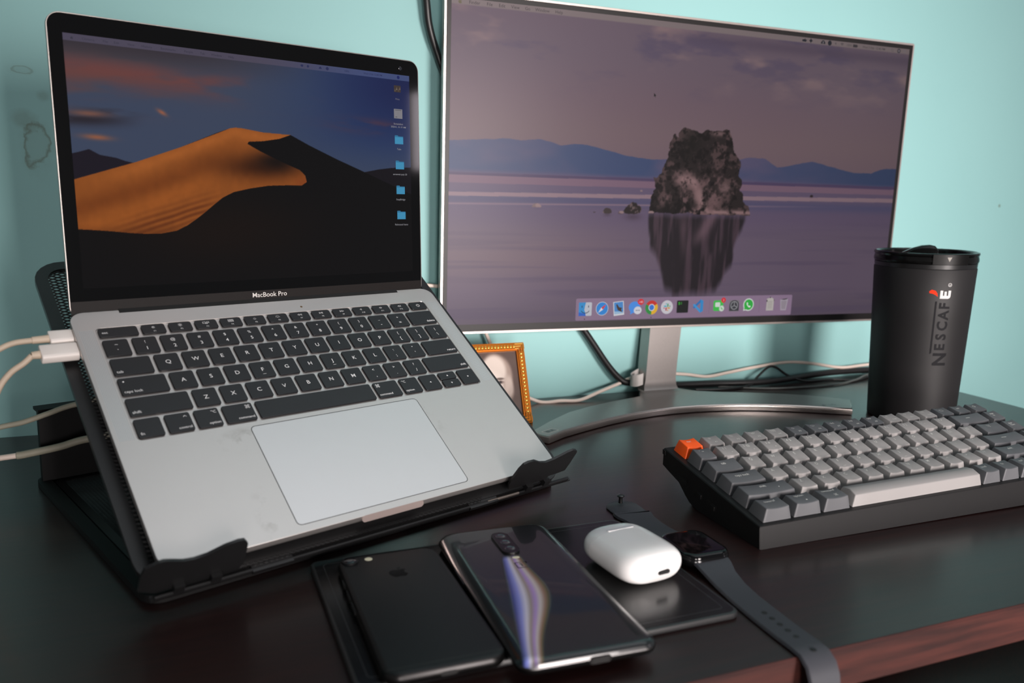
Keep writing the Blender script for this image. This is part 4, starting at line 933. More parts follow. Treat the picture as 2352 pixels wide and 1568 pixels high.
for (a0, a1, z0, z1, d0) in ((.14, .86, HB + 5.4, HB + 16.4, 2.2),):
    n = 10; R1, R2 = RT - 2, RT + d0
    q.loft([[(r_ * math.cos(va + a0 + (a1 - a0) * i / n), r_ * math.sin(va + a0 + (a1 - a0) * i / n), z_) for r_, z_ in ((R1, z0), (R2, z0), (R2, z1 - .6), (R2 - .6, z1), (R1, z1))] for i in range(n + 1)])
q.build('latch', mat('satin_black_latch', (9, 9, 9), .38, 0, .12), mg, None, 30)
q = MB(); q.poly([onmug(.44 + a, HB + z, 0, RT + 2.35) for a, z in ((-.045, 13.2), (.045, 13.2), (0, 8.4))][::-1]); q.build('arrow_mark', mat('grey_arrow', (136, 132, 126), .6), mg)
# sip flap: a hump that rises from the lid towards the latch
q = MB(); rings = []
d_ = Vector((math.cos(va + PI / 2 + .1), math.sin(va + PI / 2 + .1), 0)); e_ = Vector((-d_.y, d_.x, 0)); base_c = Vector((math.cos(va) * 33, math.sin(va) * 33, HB + 11.5))
for t, hh, ww in ((-18, .5, 5), (-12, 5.0, 8), (-5, 9.6, 9.5), (2, 12.6, 10), (8, 13.4, 10), (12, 12.4, 10), (14.5, 8.5, 9.5), (15.2, 1, 9)):
    c0 = base_c + d_ * (t * 1.25 - 7)
    rings.append([c0 - e_ * ww, c0 - e_ * ww * .96 + Vector((0, 0, hh * .75)), c0 - e_ * ww * .6 + Vector((0, 0, hh)), c0 + e_ * ww * .6 + Vector((0, 0, hh)), c0 + e_ * ww * .96 + Vector((0, 0, hh * .75)), c0 + e_ * ww])
q.loft(rings); q.build('sip_flap', M['mug_gloss'], mg, None, 50)
# lettering wraps round the cup, reading upwards
def wrap(items, m_, name):
    mb = MB()
    for kind, dat in items:
        if kind == 'T':
            body, size, s0, h0 = dat
            put_text(mb, body, size, s0, h0, 0, 0, 'L', .032 if size > 5 else .002)
        else: mb.poly([(x, y, 0) for x, y in dat])
    bm = bmesh.new(); me = bpy.data.meshes.new(name)
    # s runs up the cup, h to the left round it
    me.from_pydata([(x, y, 0) for x, y, _ in mb.v], [], mb.f); me.materials.append(m_)
    bm.from_mesh(me)
    for h in range(-4, 28, 2):                # cut into narrow strips so that the print follows the curve
        bmesh.ops.bisect_plane(bm, geom=bm.verts[:] + bm.edges[:] + bm.faces[:], plane_co=(0, h, 0), plane_no=(0, 1, 0))
    bmesh.ops.triangulate(bm, faces=bm.faces)
    for v in bm.verts: v.co = Vector(onmug(LA - v.co.y / 49.0, v.co.x, .15)) * S
    bm.to_mesh(me); bm.free()
    return link(name, me, mg)
LA = 0.60
def width(t, s): xs = [p[0] for p in text_geo(t)[0]]; return (max(xs) - min(xs)) * s
s0 = 69.0
FS = 14.6
wrap([('T', ('N', 19.5, s0, -1.4))] + [('T', (c_, FS, s0 + p_, 1.6)) for c_, p_ in (('E', 17.0), ('S', 28.0), ('C', 38.2), ('A', 49.2), ('F', 61.8))] + [('POLY', [(s0 + 13.5, 14.4), (s0 + 69.5, 14.4), (s0 + 69.5, 16.2), (s0 + 12.4, 16.2)])], M['mug_ink'], 'dark_lettering')
EE = [(0, 0), (8.6, 0), (8.6, 2.6), (3.1, 2.6), (3.1, 4.0), (7.6, 4.0), (7.6, 6.3), (3.1, 6.3), (3.1, 8.0), (8.6, 8.0), (8.6, 10.6), (2.4, 10.6), (.6, 9.6), (0, 8)]
EE = [(x_, 12.2 - y_) for x_, y_ in EE]
wrap([('POLY', [(s0 + 72.6 + x_, y_) for x_, y_ in EE[::-1]])] + [('POLY', p) for p in ring_p(s0 + 87.2, 3.4, 1.5, .45, 12)] + [('T', ('R', 2.3, s0 + 86.5, 2.6))], mat('white_cup_print', (200, 198, 197), .6, 0, .15), 'white_lettering')
wrap([('POLY', [(s0 + 74.6, 14.4), (s0 + 78.0, 15.0), (s0 + 80.8, 17.0), (s0 + 81.8, 20.4), (s0 + 80.2, 22.6), (s0 + 78.2, 22.4), (s0 + 77.8, 19.6), (s0 + 76.6, 17.0)])], M['red'], 'red_accent')
# ------------------------------------------------------------------ mechanical keyboard
KSX, KSY, KT, KR, KZ = 1.1212, 1.0341, 0.1493, -0.0214, 13.56
kb = tag(empty('mechanical_keyboard', (367.7, 425.8, 0), (0, 0, -0.0059)), 'black mechanical keyboard with grey keycaps and one orange key', 'keyboard')
UW, UD = 19.05 * KSX, 19.05 * KSY * math.cos(KT)
def kz(x, y): return KZ + y * math.tan(KT) + x * math.sin(-KR)
KBW = 16 * UW
q = MB()
sec = [(-5.4, 0), (-2.9, 15.2), (-2.3, 15.9), (119.6, 35.3), (121.0, 34.4), (121.0, 21.0), (113, 19.5), (96, 14), (86, 6.5), (80, 3), (70, .4)]
lipin = lambda z: z
rings = []
for x in (-4.6, -3.9, KBW + 3.6, KBW + 4.4):
    e = .8 if x in (-4.6, KBW + 4.4) else 0
    rings.append([(x, min(max(y, -5.4 + e), 121 - e), max(0, z - (e if z > 15 and y < 120 else 0)) + max(0, x) * math.sin(-KR) * (1 if z > 10 else .2)) for y, z in sec])
q.loft(rings); q.build('case', M['case_black'], kb, None, 25)
# raised rim round the key field
def rim(mb, x0, y0, x1, y1):
    P = [(x0, y0), (x1, y0), (x1, y1), (x0, y1)]
    mb.loft([[(x, y, kz(x, y) + dz) for x, y in P] for dz in (0, 4.2)], True, True)
for nm, (x0, y0, x1, y1) in (('front', (-4.4, -2.9, KBW + 4.2, -1.2)), ('back', (-5.4, 116.8, KBW + 4.2, 120.4)), ('left', (-4.4, -1.2, -1.8, 116.8)), ('right', (KBW + 1.4, -1.6, KBW + 4.2, 116.8))):
    q = MB(); P = [(x0, y0), (x1, y0), (x1, y1), (x0, y1)]
    q.loft([[(x, y, kz(x, y) + dz) for x, y in P] for dz in (-1.2, 2.6)]); q.build('case_rim', M['case_black'], kb)
_cap = {}
HF = [12.4, 12.2, 11.8, 11.5, 12.6, 12.8]
HBK = [12.2, 12.6, 13.0, 13.6, 14.4, 13.6]
def cap_mesh(w, r, mkey):
    kk = (round(w, 2), r, mkey)
    if kk in _cap: return _cap[kk]
    d = UD - 1.1; bm = bmesh.new(); n = 8
    tw, f0, b0 = w / 2 - 3.1, -d / 2 + 2.0, d / 2 - 2.9
    flatc = w > 100
    def dip(t): return (1.0 * (1 - t * t) if not flatc else 0.0)
    def rowv(pts): return [bm.verts.new(Vector(p) * S) for p in pts]
    xs = [-1 + 2 * i / n for i in range(n + 1)]
    z0 = 0.0
    B = rowv([(-w / 2, -d / 2, z0)] + [(xs[i] * w / 2, -d / 2, z0) for i in range(1, n)] + [(w / 2, -d / 2, z0)])
    Bb = rowv([(xs[i] * w / 2, d / 2, z0) for i in range(n + 1)])
    T = rowv([(xs[i] * tw, f0, HF[r] - dip(xs[i]) - (1.2 if flatc else 0)) for i in range(n + 1)])
    Tb = rowv([(xs[i] * tw, b0, HBK[r] - dip(xs[i]) - (1.0 if flatc else 0)) for i in range(n + 1)])
    if flatc: Tm = rowv([(xs[i] * tw, (f0 + b0) / 2, HF[r] + .5) for i in range(n + 1)])
    top = []
    for i in range(n):
        bm.faces.new((B[i], B[i + 1], T[i + 1], T[i])); bm.faces.new((Bb[i + 1], Bb[i], Tb[i], Tb[i + 1]))
        if flatc: bm.faces.new((T[i], T[i + 1], Tm[i + 1], Tm[i])); bm.faces.new((Tm[i], Tm[i + 1], Tb[i + 1], Tb[i]))
        else: bm.faces.new((T[i], T[i + 1], Tb[i + 1], Tb[i]))
    if flatc: bm.faces.new((Bb[0], B[0], T[0], Tm[0], Tb[0])); bm.faces.new((B[-1], Bb[-1], Tb[-1], Tm[-1], T[-1]))
    else: bm.faces.new((Bb[0], B[0], T[0], Tb[0])); bm.faces.new((B[-1], Bb[-1], Tb[-1], T[-1]))
    bmesh.ops.recalc_face_normals(bm, faces=bm.faces)
    E_ = [e for e in bm.edges if len(e.link_faces) == 2 and e.calc_face_angle(0) > .6]
    bmesh.ops.bevel(bm, geom=E_, offset=0.8 * S, segments=3, profile=.5, affect='EDGES', clamp_overlap=True)
    me = bpy.data.meshes.new('key'); bm.to_mesh(me); bm.free(); me.materials.append(M[mkey])
    me.shade_smooth(); me.set_sharp_from_angle(angle=math.radians(50))
    _cap[kk] = me
    return me
def add_cap(x, r, u_, mkey, items):
    w = u_ * UW - 1.1; y = (r + .5) * UD; X = x + u_ * UW / 2
    Rm = (Matrix.Rotation(KT, 4, 'X') @ Matrix.Rotation(KR, 4, 'Y'))
    mm = Matrix.Translation(Vector((X, y, kz(X, y) + .2)) * S) @ Rm
    o = link('key', cap_mesh(w, r, mkey), kb, mm)
    if items:
        mb = MB(); tilt = (HBK[r] - HF[r]) / (UD - 6.0)
        dipz = 1.2
        for it in items:
            if it[0] == 'POLY': mb.poly([(px, py, 0) for px, py in it[1]])
            else: put_text(mb, it[0], it[1], it[2], it[3], 0, 0, it[4] if len(it) > 4 else 'C')
        def xf(p):
            tt = min(1, abs(p.x) / (w / 2 - 3.1)); return Vector((p.x, p.y, HF[r] + (p.y + (UD - 1.1) / 2 - 2.0) * tilt - 1.0 * (1 - tt * tt) + .12))
        mb.build('legend', M['legend_dim'], o, None, None, xf)
def wd(t): return [(t, 3.4, 0, .8)]
def krow(r, keys):
    x = 0
    for it, u_, mk in keys: add_cap(x, r, u_, mk, it); x += u_ * UW
Lg, Dk = 'cap_light', 'cap_dark'
def fk(n): return [('POLY', [(px * 1.1 - 1.0, py * 1.1 + 1.4) for px, py in p]) for p in f_icon(n, 1.1)] + [('F%d' % n, 2.6, 2.2, -3.6)]
krow(5, [([('esc', 3.4, 0, 1.6)], 1, 'cap_orange')] + [(fk(n), 1, Dk if 5 <= n <= 9 else Lg) for n in range(1, 13)] + [([('POLY', p) for p in sq_out(0, 1.4, 1.6, 1.3, .3)], 1, Dk), ([('del', 3.0, 0, .8)], 1, Dk), ([('POLY', p) for p in ring_p(0, 1.6, 1.2, .35, 12)], 1, Dk)])
num = lambda a, b, bt=0: [(a + ' ' + b, 3.6, -.8, 1.6)] + ([('*', 3.4, 3.2, -4.6)] if bt else [])
krow(4, [(num('`', '~'), 1, Dk)] + [(num(a, b, i < 3), 1, Lg) for i, (a, b) in enumerate(zip('1234567890-=', '!@#$%^&*()_+'))] + [([('POLY', p) for p in (line_p(-2.4, 1, 2.4, 1, .4),)], 2, Dk), ([('page', 2.6, 0, 1.8), ('up', 2.6, 0, -1)], 1, Dk)])
krow(3, [(wd('tab'), 1.5, Dk)] + [([(c, 3.9, -.6, 1.2)], 1, Lg) for c in 'QWERTYUIOP'] + [(num('[', '{'), 1, Lg), (num(']', '}'), 1, Lg), (num('\\', '|'), 1.5, Dk), ([('page', 2.6, 0, 1.8), ('down', 2.6, 0, -1)], 1, Dk)])
krow(2, [(wd('caps lock'), 1.75, Dk)] + [([(c, 3.9, -.6, 1.2)] + ([('POLY', line_p(-1.4, -4.8, 1.4, -4.8, .4))] if c in 'FJ' else []), 1, Lg) for c in 'ASDFGHJKL'] + [(num(';', ':'), 1, Lg), (num("'", '"'), 1, Lg), ([('POLY', line_p(-3, 1, 3, 1, .4))], 2.25, Dk), ([('home', 2.6, 0, .8)], 1, Dk)])
krow(1, [([('shift', 3.4, -1, 1.6), ('POLY', circle(11, -1.0, .5, 8))], 2.25, Dk)] + [([(c, 3.9, -.6, 1.2)], 1, Lg) for c in 'ZXCVBNM'] + [(num(',', '<'), 1, Lg), (num('.', '>'), 1, Lg), (num('/', '?'), 1, Lg), ([('shift', 3.4, 0, 1.2)], 1.75, Dk), ([('POLY', [(0, 3), (-1.6, 0), (1.6, 0)])], 1, Dk), ([('end', 2.6, 0, .8)], 1, Dk)])
krow(0, [([('control', 3.2, 0, 1.6)], 1.25, Dk), ([('option', 3.2, 0, 2.6), ('POLY', [(x * .8 + 2.4, y * .8 - 2.6) for x, y in circle(0, 0, .9, 10)])], 1.25, Dk), ([('command', 3.0, 0, 2.8)] + [('POLY', [(x * .8 + 2.6, y * .8 - 2.4) for x, y in p]) for p in CMD], 1.25, Dk), ([], 6.25, Lg), (wd('cmd'), 1, Dk), (wd('fn'), 1, Dk), (wd('ctrl'), 1, Dk)] + [([('POLY', p)], 1, Dk) for p in ([(-1.6, 1), (1, 2.6), (1, -.6)], [(0, -.6), (-1.6, 2.4), (1.6, 2.4)], [(1.6, 1), (-1, 2.6), (-1, -.6)])])
q = MB(); q.box(-2, 0, 0, KBW, 116, 1)
for i, p in enumerate(q.v): q.v[i] = (p[0], p[1], kz(p[0], p[1]) - 1.6 + p[2])
q.build('switch_plate', M['dark_hole'], kb)
# switches and port on the left side
for y, z in ((69.6, 13.6), (52.3, 10.6)):
    q = MB(); q.loft([[(-4.8, yy, zz) for yy, zz in rotp(rr(12, 4.6, .6, 2, y, z), KT, y, z)], [(-4.0, yy, zz) for yy, zz in rotp(rr(12, 4.6, .6, 2, y, z), KT, y, z)]]); o = q.build('switch_slot', M['dark_hole'], kb)
    q = MB(); q.loft([[(-5.8, yy, zz) for yy, zz in rotp(rr(5, 3.2, .5, 2, y - 2.4, z - .4), KT, y, z)], [(-4.6, yy, zz) for yy, zz in rotp(rr(5.4, 3.6, .5, 2, y - 2.4, z - .4), KT, y, z)]]); q.build('slider', M['case_black'], o)
q = MB(); q.loft([[(-4.9, yy, zz) for yy, zz in rotp(rr(13, 6, 2.4, 4, 90, 17.4), KT, 90, 17)], [(-4.0, yy, zz) for yy, zz in rotp(rr(12, 5, 2.0, 4, 90, 17.4), KT, 90, 17)]]); o = q.build('usb_port', M['case_black'], kb)
q = MB(); q.loft([[(-4.96, yy, zz) for yy, zz in rotp(rr(9.4, 3.4, 1.6, 4, 90, 17.4), KT, 90, 17)], [(-4.6, yy, zz) for yy, zz in rotp(rr(9.4, 3.4, 1.6, 4, 90, 17.4), KT, 90, 17)]]); q.build('port_opening', M['dark_hole'], o)
for x in (4, KBW - 34):
    q = MB(); q.loft([[(x, 84, 9), (x, 78, 4), (x, 80, .2), (x, 88, .2), (x, 92, 10)], [(x + 30, 84, 9), (x + 30, 78, 4), (x + 30, 80, .2), (x + 30, 88, .2), (x + 30, 92, 10)]]); q.build('foot', M['rubber'], kb)

# ------------------------------------------------------------------ thin black slab under the phones
TT = 4.0
ta = tag(empty('tablet', (180.6, 420.4, 0)), 'thin black slab with rounded corners lying flat under two phones', 'tablet')
q = MB(); slab(q, 221, 145, 6, [(.8, 0), (0, .9), (0, TT - 1.2), (.5, TT - .3), (1.5, TT)], 6); q.build('shell', mat('slab_rim', (40, 40, 41), .35), ta, None, 40)
q = MB(); slab(q, 217, 141, 5, [(0, TT - .2), (0, TT + .02)], 6); q.build('face', M['tablet'], ta)
q = MB(); ring_plate(q, 207, 131, 3, .5, TT + .0, TT + .04, 0, 0, 2.6); q.build('border_line', mat('slab_line', (50, 50, 51), .3), ta)

# matte black phone, lying face down on the slab
p1 = tag(empty('smartphone', (114.6, 409.0, TT), (0, 0, -0.012)), 'matte black smartphone lying face down, single round camera beside cream flash', 'phone')
PW, PH, PT = 63.4, 135.5, 7.1
q = MB(); slab(q, PW, PH, 9.5, [(2.6, .1), (1.0, .7), (.2, 2.0), (0, 3.5), (.2, 5.0), (1.0, 6.3)], 8, cap1=False); q.build('frame', mat('satin_black_metal', (46, 45, 45), .30, .9, noise=.03), p1, None, 60)
q = MB(); slab(q, PW, PH, 9.5, [(1.0, 6.25), (2.4, 7.0), (3.2, PT)], 8, cap0=False); q.build('back', M['phone_matte'], p1, None, 60)
q = MB(); slab(q, PW - 4, PH - 4, 8, [(0, -.0), (0, .25)], 6); q.build('front_glass', M['black_glass'], p1)
q = MB(); q.lathe([(4.9, PT - .4), (4.9, PT + .9), (4.3, PT + 1.2), (3.8, PT + 1.15)], -24.2, 59.6, 28, cap1=False); cmo = q.build('camera_ring', M['phone_matte'], p1, None, 40)
q = MB(); q.lathe([(3.9, PT + .8), (3.6, PT + 1.05), (1.5, PT + 1.12)], -24.2, 59.6, 24); q.build('lens', M['lens'], cmo, None, 40)
q = MB(); q.lathe([(2.5, PT - .2), (2.4, PT + .04)], -12.6, 60.2, 20); q.build('flash', M['flash'], p1)
q = MB()
for P in apple_polys(.5, 37.5, 13.0): q.poly([(x, y, PT + .03) for x, y in P])
q.build('logo', M['phone_gloss'], p1)
q = MB(); q.box(-PW / 2 + 2.4, -PH / 2 + 5.6, PT - .15, PW / 2 - 2.4, -PH / 2 + 6.3, PT + .012); q.build('antenna_line', M['phone_line'], p1)
for y, l_ in ((38, 7), (22, 11), (8, 11)):
    q = MB(); q.box(-PW / 2 - .5, y - l_ / 2, 2.4, -PW / 2 + .6, y + l_ / 2, 4.8); q.build('side_button', M['phone_matte'], p1)
q = MB(); q.loft([[(x, -PH / 2 - .04, z) for x, z in rr(8.5, 2.4, 1.1, 4, 0, 3.5)], [(x, -PH / 2 + .6, z) for x, z in rr(8.5, 2.4, 1.1, 4, 0, 3.5)]]); q.build('charging_port', M['dark_hole'], p1)

# glossy phone
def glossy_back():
    m = mat('dark_glass_painted_glint', (24, 27, 29), .30, 0.0, .3, coat=.8, coat_r=.05, noise=.03)
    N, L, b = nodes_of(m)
    # rainbow window highlight painted in as colour; its normals lean to the front edge
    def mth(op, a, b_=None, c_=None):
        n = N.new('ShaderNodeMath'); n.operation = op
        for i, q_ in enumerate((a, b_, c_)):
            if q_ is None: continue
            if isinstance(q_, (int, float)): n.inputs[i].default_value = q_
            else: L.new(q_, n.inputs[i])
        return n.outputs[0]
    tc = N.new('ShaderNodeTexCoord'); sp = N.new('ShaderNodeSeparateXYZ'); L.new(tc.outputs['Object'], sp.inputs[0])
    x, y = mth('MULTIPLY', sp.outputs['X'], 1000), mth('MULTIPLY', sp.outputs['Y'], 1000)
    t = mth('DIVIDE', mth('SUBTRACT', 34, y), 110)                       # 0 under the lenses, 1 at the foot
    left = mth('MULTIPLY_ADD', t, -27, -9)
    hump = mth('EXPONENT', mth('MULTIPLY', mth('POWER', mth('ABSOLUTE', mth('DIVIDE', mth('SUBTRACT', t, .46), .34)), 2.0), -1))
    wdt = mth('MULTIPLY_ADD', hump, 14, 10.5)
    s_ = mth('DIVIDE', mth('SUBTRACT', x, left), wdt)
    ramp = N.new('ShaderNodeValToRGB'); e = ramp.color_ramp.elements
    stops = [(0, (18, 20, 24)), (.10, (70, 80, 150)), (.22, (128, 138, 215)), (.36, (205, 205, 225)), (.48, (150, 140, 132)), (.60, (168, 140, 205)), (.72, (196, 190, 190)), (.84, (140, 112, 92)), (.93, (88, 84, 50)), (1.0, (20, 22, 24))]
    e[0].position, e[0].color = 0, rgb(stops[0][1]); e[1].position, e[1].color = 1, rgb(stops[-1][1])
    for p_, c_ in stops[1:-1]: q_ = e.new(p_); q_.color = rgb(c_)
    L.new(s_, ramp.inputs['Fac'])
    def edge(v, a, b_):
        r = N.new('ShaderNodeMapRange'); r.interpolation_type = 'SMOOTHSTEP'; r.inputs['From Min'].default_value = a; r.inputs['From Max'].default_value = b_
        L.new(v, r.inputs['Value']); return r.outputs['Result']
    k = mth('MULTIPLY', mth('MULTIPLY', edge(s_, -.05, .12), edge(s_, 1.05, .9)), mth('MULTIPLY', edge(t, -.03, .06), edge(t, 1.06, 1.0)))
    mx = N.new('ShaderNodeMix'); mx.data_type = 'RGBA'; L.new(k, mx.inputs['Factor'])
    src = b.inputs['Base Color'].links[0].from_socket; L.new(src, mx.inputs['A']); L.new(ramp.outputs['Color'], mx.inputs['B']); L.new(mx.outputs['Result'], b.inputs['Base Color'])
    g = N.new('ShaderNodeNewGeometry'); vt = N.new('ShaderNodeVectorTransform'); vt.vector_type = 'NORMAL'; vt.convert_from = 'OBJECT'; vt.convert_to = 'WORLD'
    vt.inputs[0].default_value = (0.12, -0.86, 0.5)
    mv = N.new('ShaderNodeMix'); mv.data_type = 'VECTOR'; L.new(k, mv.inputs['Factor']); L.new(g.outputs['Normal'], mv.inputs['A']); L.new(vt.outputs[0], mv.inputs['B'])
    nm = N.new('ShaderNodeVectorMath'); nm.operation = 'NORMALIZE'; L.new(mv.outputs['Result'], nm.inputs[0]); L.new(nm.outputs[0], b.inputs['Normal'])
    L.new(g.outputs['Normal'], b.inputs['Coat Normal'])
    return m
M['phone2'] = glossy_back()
p2 = tag(empty('smartphone', (187.2, 406.6, TT), (0, 0, -0.045)), 'glossy dark phone lying face down, three lenses in a central pill', 'phone')
QW, QH, QT = 77.4, 162.0, 8.8
q = MB(); slab(q, QW, QH, 9, [(5.2, .1), (2.2, .9), (.6, 2.3), (0, 3.9), (0, 4.9)], 8, cap1=False)
q.loft([[(x, y, z) for x, y in rr(QW - 2 * i, QH - 2 * j, 9 - i * .4, 8)] for i, j, z in ((0, 0, 4.9), (.4, .25, 5.6))], False, False)
q.build('frame', M['chrome'], p2, None, 50)
q = MB(); q.loft([[(x, y, z) for x, y in rr(QW - 2 * i, QH - 2 * j, 9 - min(i, 5) * .5, 8)] for i, j, z in ((.4, .25, 5.5), (1.5, .6, 6.7), (3.2, 1.1, 7.7), (5.5, 1.7, 8.35), (8.5, 2.4, 8.68), (12, 3.2, 8.8))], False, True)
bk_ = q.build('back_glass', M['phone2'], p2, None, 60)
q = MB(); slab(q, QW - 9, QH - 9, 8, [(0, -.0), (0, .3)], 6); q.build('front_glass', M['black_glass'], p2)
cy0 = 52.6
q = MB(); slab(q, 11.0, 32, 5.4, [(0, QT - .3), (0, QT + 1.0), (.4, QT + 1.35)], 8, 0, cy0); pill = q.build('camera_island', mat('camera_black', (10, 10, 11), .15), p2, None, 40)
q = MB(); ring_plate(q, 11.5, 32.5, 5.6, .45, QT, QT + 1.25, 0, cy0, 5.2); q.build('island_trim', M['chrome'], pill, None, 40)
for dy in (9.6, 0, -9.6):
    q = MB(); q.lathe([(3.5, QT + 1.3), (3.3, QT + 1.6), (2.6, QT + 1.6), (2.3, QT + 1.4), (1.0, QT + 1.45)], 0, cy0 + dy, 20); q.build('lens', M['lens'], pill, None, 40)
q = MB(); slab(q, 4.6, 2.6, 1.2, [(0, QT - .1), (0, QT + .05)], 5, 0, cy0 - 20.5); q.build('flash', M['flash'], p2)
q = MB(); z_ = QT + .04
for P in (sq_out(0, cy0 - 31.5, 3.6, 3.6, .8)[:2] + sq_out(0, cy0 - 31.5, 3.6, 3.6, .8)[3:] + [line_p(-3.6, cy0 - 27.9, .6, cy0 - 27.9, .8), line_p(-.2, cy0 - 29.6, -.2, cy0 - 33.6, .9), line_p(-1.4, cy0 - 30.2, -.2, cy0 - 29.6, .8), line_p(3.6, cy0 - 29.9, 3.6, cy0 - 25.9, .9), line_p(1.6, cy0 - 27.9, 5.6, cy0 - 27.9, .9)]):
    q.poly([(x, y, z_) for x, y in P])
q.build('logo', mat('mirror_logo', (120, 122, 124), .15, .9), p2)
q = MB(); q.loft([[(x, -QH / 2 - .10, z) for x, z in rr(12, 4.0, 1.9, 5, 4, 4.3)], [(x, -QH / 2 + .6, z) for x, z in rr(12, 4.0, 1.9, 5, 4, 4.3)]]); pr = q.build('port_rim', M['chrome'], p2, None, 40)
q = MB(); q.loft([[(x, -QH / 2 - .16, z) for x, z in rr(9.2, 2.4, 1.1, 5, 4, 4.3)], [(x, -QH / 2 + .4, z) for x, z in rr(9.2, 2.4, 1.1, 5, 4, 4.3)]]); q.build('charging_port', M['dark_hole'], pr)
q = MB(); q.box(-QW / 2 - .5, 14, 3.4, -QW / 2 + .5, 34, 5.2); q.build('side_button', M['chrome'], p2)

# white earphone case
ear = tag(empty('earphone_case', (259.0, 417.5, TT), (0, 0, math.radians(6))), 'white rounded earphone case lying on the black slab', 'earphone case')
EW, EL, ET = 47.5, 57.5, 22.0
def pebble(mb, y0, y1, k=0):
    """slice of the case between two y stations"""
    n = 28; rings = []
    ys = [y0 + (y1 - y0) * i / 18 for i in range(19)]
    for y in ys:
        t = min(1, max(-1, y / (EL / 2)))
        e = max(0.0, 1 - abs(t) ** 3.6) ** (1 / 3.6)
        e2 = max(0.0, 1 - abs(t) ** 6.0) ** (1 / 3.0)
        w, h = EW / 2 * (.60 * e2 + .40 * e), ET / 2 * (.42 * e2 + .58 * e)
        ring = []
        for i in range(n):
            a = 2 * PI * i / n; ca, sa = math.cos(a), math.sin(a)
            pw_ = 2 / 3.0
            ring.append((w * math.copysign(abs(ca) ** pw_, ca), y, ET / 2 + h * math.copysign(abs(sa) ** .86, sa)))
        rings.append(ring)
    mb.loft(rings, True, True, k)
q = MB(); pebble(q, -EL / 2, EL / 2 - 16.2); q.build('case_body', M['white_gloss'], ear, None, 60)
q = MB(); pebble(q, EL / 2 - 16.0, EL / 2); q.build('case_lid', M['white_gloss'], ear, None, 60)
q = MB(); slab(q, 20, 3.0, 1.2, [(0, 0), (0, .5)], 4); q.build('hinge_strip', mat('white_metal_strip', (240, 238, 238), .25, .3, noise=.01), ear, Matrix.Translation(Vector((0, 13.4, ET - .55)) * S) @ Matrix.Rotation(-.1, 4, 'X'), 40)
q = MB(); q.loft([[(x, -EL / 2 - .15, z) for x, z in rr(8.6, 2.7, 1.25, 6, 3.0, ET / 2 - 1.5)], [(x, -EL / 2 + 1.5, z) for x, z in rr(8.6, 2.7, 1.25, 6, 3.0, ET / 2 - 1.5)]]); pr = q.build('port_rim', M['chrome'], ear, None, 40)
q = MB(); q.loft([[(x, -EL / 2 - .25, z) for x, z in rr(7.2, 1.7, .8, 6, 3.0, ET / 2 - 1.5)], [(x, -EL / 2 + 1.5, z) for x, z in rr(7.2, 1.7, .8, 6, 3.0, ET / 2 - 1.5)]]); q.build('charging_port', M['dark_hole'], pr)

# smartwatch
wa = tag(empty('smartwatch', (312, 426, 0)), 'smartwatch with black square screen and open charcoal rubber strap', 'watch')
WW, WL = 36.0, 42.0
q = MB(); slab(q, WW, WL, 10, [(4, 1.6), (1.6, 2.4), (.3, 4.2), (0, 5.6), (.2, 7.4), (1.0, 8.6)], 8); q.build('case', mat('black_steel_case', (14, 14, 16), .14, .4), wa, None, 50)
q = MB(); slab(q, WW - 1.6, WL - 1.6, 9.4, [(0, 8.3), (.2, 9.4), (1.0, 10.3), (2.2, 10.75), (3.6, 10.9)], 8); q.build('screen_glass', M['black_glass'], wa, None, 60)
q = MB(); q.lathe([(13, .2), (14, .8), (14, 2)], 0, 0, 32); q.build('sensor_dome', M['black_glass'], wa, None, 40)
q = MB(); q.tube([(-WW / 2 - 1.4, 7, 5.4), (-WW / 2 + .6, 7, 5.4)], 3.2, 18); q.build('crown', M['chrome'], wa, None, 40)
q = MB(); q.box(-WW / 2 - .5, -12, 4.2, -WW / 2 + .5, -2, 6.6); q.build('side_button', M['chrome'], wa)
def strap(stations, name, th=2.3):
    """stations: (x, y, z, half width); a flat band with rounded edges"""
    mb = MB(); P = [Vector(s[:3]) for s in stations]; rings = []
    for i, s in enumerate(stations):
        t = (P[min(i + 1, len(P) - 1)] - P[max(i - 1, 0)]).normalized(); sd = Vector((-t.y, t.x, 0)).normalized() * -1 if abs(t.x) + abs(t.y) > 1e-6 else Vector((1, 0, 0))
        if sd.x < 0: sd = -sd
        nn = sd.cross(t).normalized(); nn = nn if nn.z > 0 or (abs(nn.z) < 1e-3 and nn.y < 0) else -nn
        h = s[3]; c = P[i]
        rings.append([c - sd * h, c - sd * (h - .8) - nn * .9, c + sd * (h - .8) - nn * .9, c + sd * h, c + sd * (h - .9) + nn * (th - .9), c - sd * (h - .9) + nn * (th - .9)])
    mb.loft(rings); return mb.build(name, M['strap'], wa, None, 50)
strap([(0, 19, 5.6, 13), (0, 22, 4.6, 12.6), (-.5, 30, 2.2, 11.6), (-1, 42, 1.2, 11.4), (-1.4, 56, 1.0, 11.8), (-1.6, 66, 1.0, 13.0), (-1.6, 72, 1.0, 15.0), (-1.4, 77, 1.0, 15.2), (-1.2, 77.8, 1.0, 14.8)], 'strap_upper')
strap([(-1.2, 76.6, 1.0, 13.6), (-1.0, 82, 1.0, 13.2), (-.8, 88, 1.0, 13.4), (-.6, 94, 1.0, 13.2), (-.5, 98, 1.0, 11.4), (-.4, 101, 1.0, 8.4), (-.3, 103, 1.0, 3.6)], 'strap_end', 1.8)
q = MB(); q.lathe([(1.6, 2.6), (1.5, 6.4), (1.7, 7.2), (2.9, 7.9), (3.0, 8.5), (2.2, 9.2), (.8, 9.4)], -.2, 97, 20); q.build('strap_pin', M['chrome'], wa, None, 40)
